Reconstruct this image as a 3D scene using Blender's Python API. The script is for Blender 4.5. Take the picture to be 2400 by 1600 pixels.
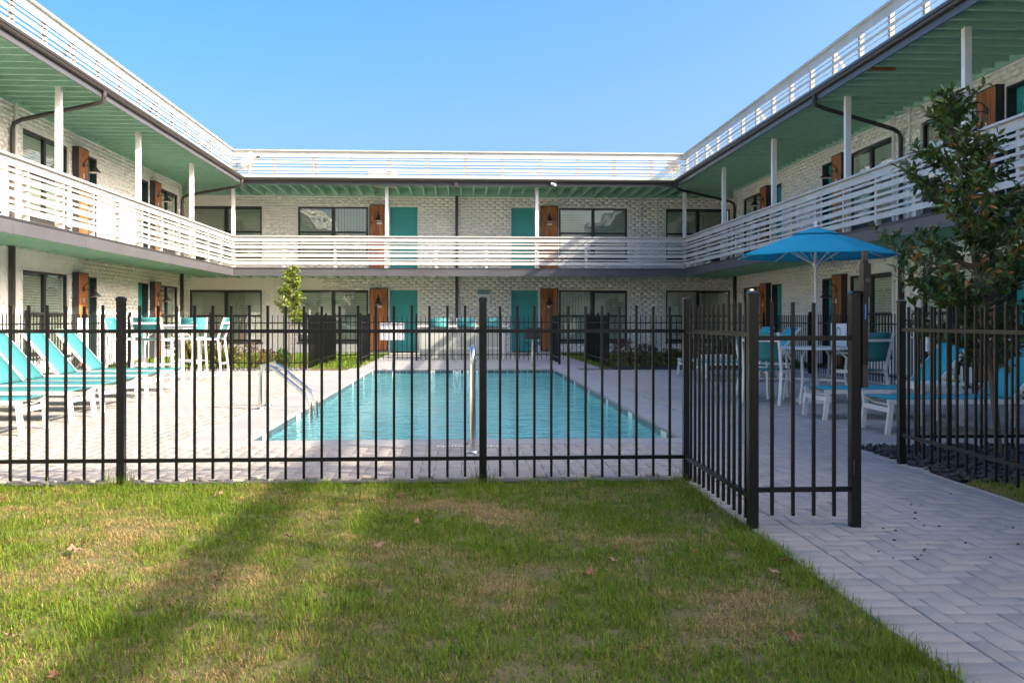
import bpy, math, random
import numpy as np
from mathutils import Vector, Matrix, Euler, noise as mnoise
R = math.radians
random.seed(7); rng = np.random.default_rng(7)
for o in list(bpy.data.objects): bpy.data.objects.remove(o)
scene = bpy.context.scene
COL = scene.collection

# ------------------------------------------------------------------ camera, sky, sun, exposure
YAW = math.atan(118 / 2250)
cam_d = bpy.data.cameras.new('camera'); cam = bpy.data.objects.new('camera', cam_d); COL.objects.link(cam)
cam.location = (0, 0, 1.10); cam.rotation_euler = (R(90), 0, -YAW)
cam_d.sensor_width = 36; cam_d.lens = 33.75; cam_d.shift_y = -52 / 2400
cam_d.clip_start = 0.05; cam_d.clip_end = 2000
scene.camera = cam
SUN = Vector((1.31, -0.60, 1.0)).normalized()
w = bpy.data.worlds.new('World'); scene.world = w; w.use_nodes = True
nt = w.node_tree; nt.nodes.clear()
sky = nt.nodes.new('ShaderNodeTexSky'); sky.sky_type = 'NISHITA'; sky.sun_disc = False
sky.sun_elevation = math.asin(SUN.z); sky.sun_rotation = math.atan2(SUN.x, SUN.y)
sky.altitude = 0; sky.air_density = 0.85; sky.dust_density = 7.0; sky.ozone_density = 2.6
bg = nt.nodes.new('ShaderNodeBackground'); bg.inputs[1].default_value = 0.102
wo = nt.nodes.new('ShaderNodeOutputWorld')
hs = nt.nodes.new('ShaderNodeHueSaturation'); hs.inputs['Saturation'].default_value = 1.45
nt.links.new(sky.outputs[0], hs.inputs['Color']); nt.links.new(hs.outputs[0], bg.inputs[0]); nt.links.new(bg.outputs[0], wo.inputs[0])
sd = bpy.data.lights.new('sun', 'SUN'); sd.energy = 2.7; sd.angle = R(0.53); sd.color = (1.0, 0.88, 0.71)
so = bpy.data.objects.new('sun', sd); COL.objects.link(so)
so.rotation_euler = SUN.to_track_quat('Z', 'Y').to_euler(); so.location = (20, -10, 20)
vs = scene.view_settings; vs.view_transform = 'Standard'; vs.look = 'None'; vs.exposure = 2.2; vs.gamma = 1
scene.render.engine = 'CYCLES'
scene.cycles.max_bounces = 10; scene.cycles.diffuse_bounces = 8; scene.cycles.transparent_max_bounces = 16
scene.render.resolution_x = 1024; scene.render.resolution_y = 682

# ------------------------------------------------------------------ materials
MATS = {}
def mat(name, col, rough=0.6, metal=0.0, spec=0.5, var=0.0, vscale=3.0, bump=0.0, bscale=60.0, col2=None, attr=None, trans=0.0, detail=4):
    m = bpy.data.materials.new(name); m.use_nodes = True; MATS[name] = m
    n = m.node_tree.nodes; L = m.node_tree.links
    b = n['Principled BSDF']; b.inputs['Roughness'].default_value = rough
    b.inputs['Metallic'].default_value = metal; b.inputs['Specular IOR Level'].default_value = spec
    b.inputs['Base Color'].default_value = (*col, 1)
    geo = n.new('ShaderNodeNewGeometry')
    src = None
    if attr:
        a = n.new('ShaderNodeVertexColor'); a.layer_name = attr; src = a.outputs[0]
    if var > 0:
        t = n.new('ShaderNodeTexNoise'); t.inputs['Scale'].default_value = vscale; t.inputs['Detail'].default_value = detail
        t.inputs['Roughness'].default_value = 0.65
        L.new(geo.outputs['Position'], t.inputs['Vector'])
        r = n.new('ShaderNodeValToRGB'); r.color_ramp.elements[0].position = 0.3; r.color_ramp.elements[1].position = 0.7
        c2 = col2 or tuple(c * (1 - var) for c in col)
        r.color_ramp.elements[0].color = (*c2, 1); r.color_ramp.elements[1].color = (*col, 1)
        L.new(t.outputs[0], r.inputs[0])
        if src is not None:
            mx = n.new('ShaderNodeMix'); mx.data_type = 'RGBA'; mx.blend_type = 'MULTIPLY'; mx.inputs[0].default_value = 1
            L.new(src, mx.inputs[6]); L.new(r.outputs[0], mx.inputs[7]); src = mx.outputs[2]
        else: src = r.outputs[0]
    if src is not None: L.new(src, b.inputs['Base Color'])
    if bump > 0:
        t2 = n.new('ShaderNodeTexNoise'); t2.inputs['Scale'].default_value = bscale; t2.inputs['Detail'].default_value = 3
        L.new(geo.outputs['Position'], t2.inputs['Vector'])
        bp = n.new('ShaderNodeBump'); bp.inputs['Strength'].default_value = bump; bp.inputs['Distance'].default_value = 0.01
        L.new(t2.outputs[0], bp.inputs['Height']); L.new(bp.outputs[0], b.inputs['Normal'])
    if trans > 0:
        tr = n.new('ShaderNodeBsdfTranslucent'); ms = n.new('ShaderNodeMixShader'); ms.inputs[0].default_value = trans
        if src is not None: L.new(src, tr.inputs[0])
        else: tr.inputs[0].default_value = (*col, 1)
        out = n['Material Output']
        L.new(b.outputs[0], ms.inputs[1]); L.new(tr.outputs[0], ms.inputs[2]); L.new(ms.outputs[0], out.inputs[0])
    return m
WHITEBRICK = mat('painted_brick', (0.86, 0.84, 0.79), 0.75, var=0.13, vscale=1.3, bump=0.5, bscale=45)
MORTAR = mat('painted_mortar', (0.83, 0.81, 0.765), 0.85, var=0.2, vscale=3, bump=0.4, bscale=70)
RAWSHADEPOST = mat('shaded_raw_post', (0.40, 0.37, 0.32), 0.8, var=0.3, vscale=6)  # raw wood tone, darkened to stand for the slats' shadow on the posts
TRIM = mat('white_trim_paint', (0.80, 0.79, 0.76), 0.5, var=0.10, vscale=5, bump=0.1, bscale=30)
RAILW = mat('white_rail_paint', (0.55, 0.54, 0.515), 0.5, var=0.22, vscale=2.2, bump=0.15, bscale=35, detail=7)
GREEN = mat('sage_green_paint', (0.34, 0.58, 0.45), 0.6, var=0.18, vscale=4, bump=0.15, bscale=25)
GUTTER = mat('dark_bronze_gutter', (0.042, 0.037, 0.035), 0.42, var=0.15, vscale=2)
FASCIA = mat('grey_metal_fascia', (0.085, 0.085, 0.094), 0.45, var=0.22, vscale=1.4, bump=0.25, bscale=3)
DARK = mat('charcoal_paint', (0.035, 0.035, 0.038), 0.5, var=0.2, vscale=4)
FRAMEB = mat('black_window_frame', (0.018, 0.018, 0.02), 0.4)
TEAL = mat('teal_door_paint', (0.03, 0.33, 0.31), 0.45, var=0.12, vscale=2.5, bump=0.05)
JAMB = mat('door_jamb', (0.028, 0.033, 0.036), 0.5)
LAMPB = mat('black_lamp_metal', (0.02, 0.02, 0.02), 0.4)
LAMPW = mat('lamp_inner_white', (0.8, 0.8, 0.78), 0.4)
FENCE = mat('black_powder_coat', (0.004, 0.004, 0.0045), 0.30, spec=0.35, var=0.3, vscale=9)
SLING = mat('turquoise_sling', (0.045, 0.26, 0.27), 0.7, var=0.08, vscale=4, trans=0.22)
SLINGB = mat('blue_sling', (0.018, 0.36, 0.43), 0.7, var=0.08, vscale=4, trans=0.2)
POWDER = mat('white_powder_coat', (0.64, 0.64, 0.63), 0.35, var=0.06, vscale=6)
CANOPY = mat('blue_canopy', (0.018, 0.44, 0.62), 0.8, var=0.10, vscale=3, trans=0.3)
STEEL = mat('stainless', (0.66, 0.65, 0.62), 0.16, metal=1.0)
POOLW = mat('pool_plaster', (0.36, 0.80, 0.80), 0.7, var=0.16, vscale=1.4)
SHELF = mat('pool_shelf_plaster', (0.55, 0.60, 0.58), 0.7, var=0.15, vscale=2)
TILE = mat('waterline_tile', (0.085, 0.125, 0.15), 0.25, var=0.4, vscale=8)
TILEW = mat('white_tile', (0.78, 0.78, 0.74), 0.3)
INK = mat('black_ink', (0.015, 0.015, 0.015), 0.5)
CONC = mat('coping_concrete', (0.29, 0.288, 0.283), 0.8, var=0.22, vscale=1.6, bump=0.2, bscale=50, detail=7)
WALK = mat('pale_walk_concrete', (0.55, 0.53, 0.49), 0.8, var=0.18, vscale=1.2, bump=0.2, bscale=40, detail=7)
PAVER = mat('concrete_paver', (1, 0.97, 0.94), 0.88, var=0.16, vscale=0.9, bump=0.55, bscale=170, attr='Col', detail=7)
SAND = mat('joint_sand', (0.11, 0.10, 0.09), 0.95, var=0.3, vscale=12)
SOIL = mat('thatch_soil', (0.17, 0.135, 0.055), 0.95, var=0.5, vscale=9, bump=0.8, bscale=70)
GRASS = mat('grass_blade', (1, 1, 1), 0.6, spec=0.25, attr='Col', trans=0.35)
FARGROUND = mat('far_ground', (0.12, 0.13, 0.07), 0.95, var=0.4, vscale=0.4)
ROCK = mat('black_gravel', (0.032, 0.034, 0.038), 0.6, var=0.55, vscale=22)
ROCKG = mat('grey_gravel', (0.20, 0.20, 0.20), 0.8, var=0.75, vscale=22)
BARK = mat('bark', (0.16, 0.125, 0.09), 0.9, var=0.4, vscale=14, bump=0.5, bscale=50)
LEAFD = mat('dark_leaf', (1, 1, 1), 0.38, spec=0.5, attr='Col', trans=0.16)
LEAFY = mat('yellow_leaf', (1, 1, 1), 0.5, attr='Col', trans=0.4)
LEAFP = mat('purple_leaf', (1, 1, 1), 0.55, attr='Col', trans=0.25)
DRY = mat('dry_leaf', (0.27, 0.13, 0.06), 0.8, var=0.4, vscale=40, trans=0.2)
DRYP = mat('pale_dry_leaf', (0.40, 0.24, 0.15), 0.8, var=0.3, vscale=40, trans=0.2)
BLIND = mat('blind_slat', (0.52, 0.56, 0.48), 0.6)
ROOM = mat('dark_room', (0.04, 0.042, 0.04), 0.9)
ROOFM = mat('roof_membrane', (0.42, 0.41, 0.39), 0.9, var=0.2, vscale=1)
ACM = mat('beige_metal', (0.52, 0.48, 0.42), 0.5, var=0.1)
SIGNW = mat('sign_white', (0.72, 0.74, 0.76), 0.45)
SIGNT = mat('sign_teal', (0.06, 0.20, 0.24), 0.45)
SIGNB = mat('sign_blue', (0.05, 0.16, 0.55), 0.45)
SIGNL = mat('sign_light_blue', (0.35, 0.55, 0.70), 0.45)
STUCCO = mat('counter_stucco', (0.42, 0.45, 0.42), 0.8, var=0.12, vscale=4)
TANPOLE = mat('tan_pole', (0.60, 0.48, 0.28), 0.5)
YELLOW = mat('yellow_plastic', (0.65, 0.45, 0.03), 0.5)
def wood_mat():
    m = mat('cedar_plank', (0.42, 0.15, 0.045), 0.55); n = m.node_tree.nodes; L = m.node_tree.links; b = n['Principled BSDF']
    g = n.new('ShaderNodeNewGeometry'); mp = n.new('ShaderNodeMapping'); mp.inputs['Scale'].default_value = (26, 26, 1.6)
    L.new(g.outputs['Position'], mp.inputs[0])
    t = n.new('ShaderNodeTexNoise'); t.inputs['Scale'].default_value = 1.6; t.inputs['Detail'].default_value = 6; L.new(mp.outputs[0], t.inputs[0])
    r = n.new('ShaderNodeValToRGB'); e = r.color_ramp.elements
    e[0].position = .30; e[0].color = (0.16, 0.045, 0.013, 1); e[1].position = .66; e[1].color = (0.52, 0.19, 0.05, 1)
    L.new(t.outputs[0], r.inputs[0])
    k = n.new('ShaderNodeTexVoronoi'); k.inputs['Scale'].default_value = 3.4; L.new(g.outputs['Position'], k.inputs['Vector'])
    r2 = n.new('ShaderNodeValToRGB'); r2.color_ramp.elements[0].position = .07; r2.color_ramp.elements[0].color = (0.16, 0.10, 0.07, 1)
    r2.color_ramp.elements[1].position = .15; r2.color_ramp.elements[1].color = (1, 1, 1, 1)
    L.new(k.outputs['Distance'], r2.inputs[0])
    mx = n.new('ShaderNodeMix'); mx.data_type = 'RGBA'; mx.blend_type = 'MULTIPLY'; mx.inputs[0].default_value = 1
    L.new(r.outputs[0], mx.inputs[6]); L.new(r2.outputs[0], mx.inputs[7])
    oi = n.new('ShaderNodeObjectInfo'); mr = n.new('ShaderNodeMapRange'); mr.inputs[3].default_value = .72; mr.inputs[4].default_value = 1.15
    L.new(oi.outputs['Random'], mr.inputs[0])
    mx2 = n.new('ShaderNodeMix'); mx2.data_type = 'RGBA'; mx2.blend_type = 'MULTIPLY'; mx2.inputs[0].default_value = 1
    L.new(mx.outputs[2], mx2.inputs[6]); L.new(mr.outputs[0], mx2.inputs[7]); L.new(mx2.outputs[2], b.inputs['Base Color'])
    return m
WOOD = wood_mat()
def glass_mat():
    m = bpy.data.materials.new('window_glass'); m.use_nodes = True; n = m.node_tree.nodes; L = m.node_tree.links; n.clear()
    out = n.new('ShaderNodeOutputMaterial'); g = n.new('ShaderNodeBsdfGlossy'); g.inputs['Roughness'].default_value = 0.0
    g.inputs[0].default_value = (0.95, 1, 0.98, 1)
    t = n.new('ShaderNodeBsdfTransparent'); t.inputs[0].default_value = (0.93, 0.97, 0.94, 1)
    f = n.new('ShaderNodeFresnel'); f.inputs[0].default_value = 1.5
    geo = n.new('ShaderNodeNewGeometry'); mp = n.new('ShaderNodeMapping'); mp.inputs['Scale'].default_value = (1.4, 1.4, 1.1)
    tx = n.new('ShaderNodeTexNoise'); tx.inputs['Scale'].default_value = 1.3; tx.inputs['Detail'].default_value = 1.5
    L.new(geo.outputs['Position'], mp.inputs[0]); L.new(mp.outputs[0], tx.inputs[0])
    bp = n.new('ShaderNodeBump'); bp.inputs['Strength'].default_value = 0.5; bp.inputs['Distance'].default_value = 0.018
    L.new(tx.outputs[0], bp.inputs['Height']); L.new(bp.outputs[0], g.inputs['Normal'])
    ad = n.new('ShaderNodeMath'); ad.operation = 'MULTIPLY_ADD'; ad.inputs[1].default_value = 1.0; ad.inputs[2].default_value = 0.12
    L.new(f.outputs[0], ad.inputs[0])
    ms = n.new('ShaderNodeMixShader'); L.new(ad.outputs[0], ms.inputs[0]); L.new(t.outputs[0], ms.inputs[1]); L.new(g.outputs[0], ms.inputs[2])
    L.new(ms.outputs[0], out.inputs[0]); return m
GLASS = glass_mat()
def water_mat():
    m = bpy.data.materials.new('pool_water'); m.use_nodes = True; n = m.node_tree.nodes; L = m.node_tree.links; n.clear()
    out = n.new('ShaderNodeOutputMaterial'); g = n.new('ShaderNodeBsdfGlass'); g.inputs['Roughness'].default_value = 0.03
    g.inputs['IOR'].default_value = 1.333; g.inputs[0].default_value = (0.84, 0.99, 1.0, 1)
    geo = n.new('ShaderNodeNewGeometry'); mp = n.new('ShaderNodeMapping'); mp.inputs['Scale'].default_value = (1.0, 1.5, 1)
    tx = n.new('ShaderNodeTexNoise'); tx.inputs['Scale'].default_value = 3.0; tx.inputs['Detail'].default_value = 4; tx.inputs['Distortion'].default_value = 0.8
    L.new(geo.outputs['Position'], mp.inputs[0]); L.new(mp.outputs[0], tx.inputs[0])
    bp = n.new('ShaderNodeBump'); bp.inputs['Strength'].default_value = 1.0; bp.inputs['Distance'].default_value = 0.06
    L.new(tx.outputs[0], bp.inputs['Height']); L.new(bp.outputs[0], g.inputs['Normal']); L.new(g.outputs[0], out.inputs[0]); return m
WATER = water_mat()

# ------------------------------------------------------------------ helpers
WL = {}                                   # world location of every object that parents others
def tag(o, label=None, cat=None, group=None, kind=None):
    if label: o['label'] = label
    if cat: o['category'] = cat
    if group: o['group'] = group
    if kind: o['kind'] = kind
    return o
def link(name, me, parent=None, loc=(0, 0, 0)):
    o = bpy.data.objects.new(name, me); COL.objects.link(o)
    loc = Vector(loc); base = WL[parent.name] if parent else Vector((0, 0, 0))
    if parent: o.parent = parent
    o.location = loc - base; WL[o.name] = loc
    return o
def empty(name, loc, label=None, cat=None, group=None, rz=0):
    o = link(name, None, None, loc); o.empty_display_size = 0.1; o.rotation_euler.z = rz
    return tag(o, label, cat, group)
CUBE = {}
def cube_mesh(m):
    if m.name not in CUBE:
        me = bpy.data.meshes.new('box_' + m.name)
        v = [(x, y, z) for x in (-.5, .5) for y in (-.5, .5) for z in (-.5, .5)]
        me.from_pydata(v, [], [(0, 1, 3, 2), (4, 6, 7, 5), (0, 4, 5, 1), (2, 3, 7, 6), (0, 2, 6, 4), (1, 5, 7, 3)])
        me.materials.append(m); CUBE[m.name] = me
    return CUBE[m.name]
def ubox(name, m, parent, b):             # b = x0,x1,y0,y1,z0,z1 in world space; leaf objects only
    o = link(name, cube_mesh(m), parent, ((b[0] + b[1]) / 2, (b[2] + b[3]) / 2, (b[4] + b[5]) / 2))
    o.scale = (abs(b[1] - b[0]), abs(b[3] - b[2]), abs(b[5] - b[4])); return o
class MB:
    def __init__(s): s.v = []; s.f = []; s.smooth = False
    def box(s, x0, x1, y0, y1, z0, z1):
        k = len(s.v)
        s.v += [(x, y, z) for x in (x0, x1) for y in (y0, y1) for z in (z0, z1)]
        s.f += [tuple(k + i for i in q) for q in ((0, 1, 3, 2), (4, 6, 7, 5), (0, 4, 5, 1), (2, 3, 7, 6), (0, 2, 6, 4), (1, 5, 7, 3))]
        return s
    def cbox(s, x0, x1, y0, y1, z0, z1, c=0.003):   # box with chamfered top
        k = len(s.v)
        s.v += [(x0, y0, z0), (x1, y0, z0), (x1, y1, z0), (x0, y1, z0), (x0, y0, z1 - c), (x1, y0, z1 - c), (x1, y1, z1 - c), (x0, y1, z1 - c),
                (x0 + c, y0 + c, z1), (x1 - c, y0 + c, z1), (x1 - c, y1 - c, z1), (x0 + c, y1 - c, z1)]
        q = []
        for i in range(4):
            j = (i + 1) % 4; q += [(i, j, 4 + j, 4 + i), (4 + i, 4 + j, 8 + j, 8 + i)]
        q += [(8, 9, 10, 11), (3, 2, 1, 0)]
        s.f += [tuple(k + i for i in f) for f in q]; return s
    def bar(s, p, q, a, b, up=(0, 0, 1)):  # rectangular bar from p to q
        p = Vector(p); q = Vector(q); d = (q - p).normalized(); u = Vector(up)
        if abs(d.dot(u)) > .95: u = Vector((1, 0, 0))
        x = d.cross(u).normalized(); y = x.cross(d)
        k = len(s.v)
        for c in (p, q):
            for i, j in ((-1, -1), (1, -1), (1, 1), (-1, 1)): s.v.append(tuple(c + x * i * a / 2 + y * j * b / 2))
        s.f += [tuple(k + i for i in f) for f in ((0, 1, 5, 4), (1, 2, 6, 5), (2, 3, 7, 6), (3, 0, 4, 7), (3, 2, 1, 0), (4, 5, 6, 7))]
        return s
    def tube(s, pts, r, n=8, r2=None, cap=True):
        pts = [Vector(p) for p in pts]; k = len(s.v); m = len(pts); u = None
        for i, p in enumerate(pts):
            d = (pts[min(i + 1, m - 1)] - pts[max(i - 1, 0)]).normalized()
            if u is None:
                u = Vector((0, 0, 1)) if abs(d.z) < .9 else Vector((1, 0, 0))
            u = (u - d * u.dot(d)).normalized(); v = d.cross(u)
            rr = r if r2 is None else r + (r2 - r) * i / (m - 1)
            for j in range(n):
                a = 2 * math.pi * j / n; s.v.append(tuple(p + u * math.cos(a) * rr + v * math.sin(a) * rr))
        for i in range(m - 1):
            for j in range(n):
                s.f.append((k + i * n + j, k + i * n + (j + 1) % n, k + (i + 1) * n + (j + 1) % n, k + (i + 1) * n + j))
        if cap:
            s.f.append(tuple(k + j for j in range(n))[::-1]); s.f.append(tuple(k + (m - 1) * n + j for j in range(n)))
        s.smooth = True; return s
    def lathe(s, prof, c=(0, 0, 0), n=20, axis='z'):
        k = len(s.v)
        for r, z in prof:
            for j in range(n):
                a = 2 * math.pi * j / n
                p = (r * math.cos(a), r * math.sin(a), z)
                if axis == 'x': p = (z, p[0], p[1])
                if axis == 'y': p = (p[0], z, p[1])
                s.v.append((c[0] + p[0], c[1] + p[1], c[2] + p[2]))
        for i in range(len(prof) - 1):
            for j in range(n): s.f.append((k + i * n + j, k + i * n + (j + 1) % n, k + (i + 1) * n + (j + 1) % n, k + (i + 1) * n + j))
        s.smooth = True; return s
    def mesh(s, name, m, smooth=None):
        me = bpy.data.meshes.new(name); me.from_pydata(s.v, [], s.f); me.materials.append(m)
        if smooth if smooth is not None else s.smooth:
            me.shade_smooth()
            try: me.set_sharp_from_angle(angle=R(40))
            except Exception: pass
        return me
    def build(s, name, m, parent=None, loc=None, smooth=None):
        base = Vector(loc) if loc is not None else (WL[parent.name] if parent else Vector((0, 0, 0)))
        s.v = [tuple(Vector(v) - base) for v in s.v]
        return link(name, s.mesh(name, m, smooth), parent, base)
def np_mesh(name, v, quads, m, cols=None, tris=None, smooth=False):
    me = bpy.data.meshes.new(name)
    v = np.asarray(v, dtype=np.float32).reshape(-1, 3); me.vertices.add(len(v)); me.vertices.foreach_set('co', v.ravel())
    parts = []; starts = []; tot = []
    pos = 0
    for arr, k in ((quads, 4), (tris, 3)):
        if arr is None or len(arr) == 0: continue
        arr = np.asarray(arr, dtype=np.int32); parts.append(arr.ravel())
        starts.append(pos + np.arange(len(arr)) * k); tot.append(np.full(len(arr), k)); pos += arr.size
    idx = np.concatenate(parts); st = np.concatenate(starts); tt = np.concatenate(tot)
    me.loops.add(len(idx)); me.loops.foreach_set('vertex_index', idx)
    me.polygons.add(len(st)); me.polygons.foreach_set('loop_start', st.astype(np.int32)); me.polygons.foreach_set('loop_total', tt.astype(np.int32))
    me.update(calc_edges=True)
    if cols is not None:
        ca = me.color_attributes.new('Col', 'FLOAT_COLOR', 'POINT')
        c = np.ones((len(v), 4), dtype=np.float32); c[:, :3] = cols; ca.data.foreach_set('color', c.ravel())
    me.materials.append(m)
    if smooth: me.shade_smooth()
    me.validate(); return me
def boxes_mesh(name, B, m, cols=None, chamfer=0):       # B: n x 6 array, box faces without the bottom (chamfered tops)
    B = np.asarray(B, dtype=np.float64); n = len(B); x0, x1, y0, y1, z0, z1 = B.T
    if chamfer:
        c = chamfer
        V = np.stack([np.stack(t, -1) for t in ((x0, y0, z0), (x1, y0, z0), (x1, y1, z0), (x0, y1, z0), (x0, y0, z1 - c), (x1, y0, z1 - c), (x1, y1, z1 - c), (x0, y1, z1 - c),
             (x0 + c, y0 + c, z1), (x1 - c, y0 + c, z1), (x1 - c, y1 - c, z1), (x0 + c, y1 - c, z1))], 1)
        q = []
        for i in range(4):
            j = (i + 1) % 4; q += [(i, j, 4 + j, 4 + i), (4 + i, 4 + j, 8 + j, 8 + i)]
        q += [(8, 9, 10, 11)]
    else:
        V = np.stack([np.stack(t, -1) for t in ((x0, y0, z0), (x0, y0, z1), (x0, y1, z0), (x0, y1, z1), (x1, y0, z0), (x1, y0, z1), (x1, y1, z0), (x1, y1, z1))], 1)
        q = [(0, 1, 3, 2), (4, 6, 7, 5), (0, 4, 5, 1), (2, 3, 7, 6), (0, 2, 6, 4), (1, 5, 7, 3)]
    k = V.shape[1]; Q = (np.array(q)[None] + (np.arange(n) * k)[:, None, None]).reshape(-1, 4)
    cc = None if cols is None else np.repeat(np.asarray(cols), k, axis=0)
    return np_mesh(name, V.reshape(-1, 3), Q, m, cc)
def copy_tree(o, parent=None):
    c = o.copy(); COL.objects.link(c)
    if parent: c.parent = parent
    WL[c.name] = WL.get(o.name, Vector((0, 0, 0)))
    for ch in list(o.children): copy_tree(ch, c)
    return c
def text_mesh(body, size, m, extrude=0.001):
    cu = bpy.data.curves.new('lettering', 'FONT'); cu.body = body; cu.size = size; cu.extrude = extrude; cu.align_x = 'CENTER'; cu.align_y = 'CENTER'
    o = bpy.data.objects.new('lettering', cu); COL.objects.link(o)
    dg = bpy.context.evaluated_depsgraph_get(); me = bpy.data.meshes.new_from_object(o.evaluated_get(dg))
    bpy.data.objects.remove(o); me.materials.clear(); me.materials.append(m); return me
def project(x, y, z):
    c, s = math.cos(YAW), math.sin(YAW); d = x * s + y * c; l = x * c - y * s
    if d < .1: return None
    return 1200 + 2250 * l / d, 748 - 2250 * (z - 1.1) / d, d
def inframe(x, y, z, mg=20):
    p = project(x, y, z); return p is not None and -mg < p[0] < 2400 + mg and -mg < p[1] < 1600 + mg

# ------------------------------------------------------------------ ground, pool, paving
PX0, PX1, PY0, PY1 = -1.96, 2.06, 8.77, 21.3          # pool water edge
CP = 0.52                                              # coping width
g = MB()
for (a, b, c, d) in ((-300, 300, -200, PY0 - .1), (-300, 300, PY1 + .1, 400), (-300, PX0 - .1, PY0 - .1, PY1 + .1), (PX1 + .1, 300, PY0 - .1, PY1 + .1)):
    k = len(g.v); g.v += [(a, c, -.09), (b, c, -.09), (b, d, -.09), (a, d, -.09)]; g.f.append((k, k + 1, k + 2, k + 3))
tag(g.build('ground', FARGROUND), kind='structure')
# pool shell
b = MB(); D = -1.25; T = .12
b.box(PX0 - T, PX0, PY0 - T, PY1 + T, D, -.032); b.box(PX1, PX1 + T, PY0 - T, PY1 + T, D, -.032)
b.box(PX0, PX1, PY0 - T, PY0, D, -.032); b.box(PX0, PX1, PY1, PY1 + T, D, -.032)
b.box(PX0 - T, PX1 + T, PY0 - T, PY1 + T, D - .1, D)
pool = tag(b.build('pool_basin', POOLW), kind='structure')
MB().box(PX0 + .001, PX1 - .001, PY0 + .001, 9.75, D + .01, -.36).box(PX0 + .001, PX1 - .001, 9.75, 10.1, D + .01, -.62).build('entry_shelf', SHELF, pool)
WZ = -.088
for i in range(27):                                    # waterline tiles, far wall and both long walls
    x = PX0 + .006 + i * .1488
    ubox('tile', TILE, pool, (x, x + .142, PY1 - .012, PY1 - .002, -.185, -.032))
for i in range(84):
    y = PY0 + .004 + i * .1491
    mm = TILEW if (i % 13 == 5 or (i % 13 == 6 and i < 30)) else TILE
    ubox('tile', mm, pool, (PX0 + .002, PX0 + .012, y, y + .142, -.185, -.032))
    ubox('tile', mm, pool, (PX1 - .012, PX1 - .002, y, y + .142, -.185, -.032))
for (px, wd, txt) in ((1012, .14, ''), (1071, .17, 'O'), (1093, .13, 'I'), (1117, .15, 'N')):
    c = (px - 1200) / 2250 * 21.25 + 21.25 * math.sin(YAW)
    ubox('marker_tile', TILEW, pool, (c - wd / 2, c + wd / 2, PY1 - .017, PY1 - .013, -.183, -.033))
    if txt:
        o = link('lettering', text_mesh(txt, .17, INK), pool, (c, PY1 - .0195, -.105)); o.rotation_euler = (R(90), 0, 0)
    else:
        q = MB()
        for i in range(20):
            a0, a1 = 2 * math.pi * i / 20, 2 * math.pi * (i + 1) / 20
            q.bar((c + .055 * math.cos(a0), PY1 - .019, -.105 + .055 * math.sin(a0)), (c + .055 * math.cos(a1), PY1 - .019, -.105 + .055 * math.sin(a1)), .008, .002, (0, 1, 0))
        q.bar((c - .038, PY1 - .019, -.066), (c + .038, PY1 - .019, -.144), .008, .002, (0, 1, 0))
        q.bar((c - .03, PY1 - .0195, -.12), (c, PY1 - .0195, -.095), .008, .002, (0, 1, 0)).bar((c, PY1 - .0195, -.095), (c + .03, PY1 - .0195, -.085), .008, .002, (0, 1, 0))
        q.build('no_diving_symbol', INK, pool)
wv = MB(); wv.v = [(PX0, PY0, WZ), (PX1, PY0, WZ), (PX1, PY1, WZ), (PX0, PY1, WZ)]; wv.f = [(0, 1, 2, 3)]
tag(wv.build('pool_water', WATER), kind='structure')
# coping slabs
cop = tag(MB().box(PX0 - CP + .05, PX1 + CP - .05, PY1 + .14, PY1 + CP - .05, -.088, -.05).build('pool_coping', SAND), kind='structure')
def slab(x0, x1, y0, y1):
    MB().cbox(x0, x1, y0, y1, -.030, .006 + random.uniform(-.001, .001), .012).build('coping_slab', CONC, cop)
y = PY0 - .34; n = 5; L = (PY1 + CP - y) / n
for i in range(n):
    slab(PX0 - CP, PX0 + .02, y + i * L + .003, y + (i + 1) * L - .003); slab(PX1 - .02, PX1 + CP, y + i * L + .003, y + (i + 1) * L - .003)
for i in range(2):
    x = PX0 + .024 + i * (PX1 - PX0 - .048) / 2; x2 = x + (PX1 - PX0 - .048) / 2 - .006
    slab(x, x2, PY0 - .34, PY0 + .02); slab(x, x2, PY1 - .02, PY1 + CP)
for i in range(9):                                     # concrete apron in front of the back door
    pass
apron = tag(MB().box(-2.4, 3.2, PY1 + CP + .01, 30.98, -.088, -.05).build('concrete_apron', SAND), kind='structure')
for i in range(4):
    for j in range(5):
        x0 = -2.4 + i * 1.4; y0 = PY1 + CP + .012 + j * 1.67
        MB().cbox(x0 + .004, x0 + 1.396, y0 + .004, y0 + 1.664 + (.2 if j == 4 else 0), -.08, -.003 + random.uniform(-.002, .002), .008).build('concrete_slab', CONC, apron)
o = link('lettering', text_mesh('NO DIVING', .105, TILEW), cop, (.05, PY0 - .46, .0065)); o.rotation_euler.z = math.pi; o.scale = (.98, 1.3, 1)

wk = MB(); wk.box(-8.53, -7.16, -4, 21.3, -.088, -.006); wk.box(7.16, 8.77, -4, 21.3, -.088, -.006); wk.box(-9.1, 9.1, 31.0, 32.14, -.088, -.004)
tag(wk.build('perimeter_walk', WALK), kind='structure')
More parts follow.
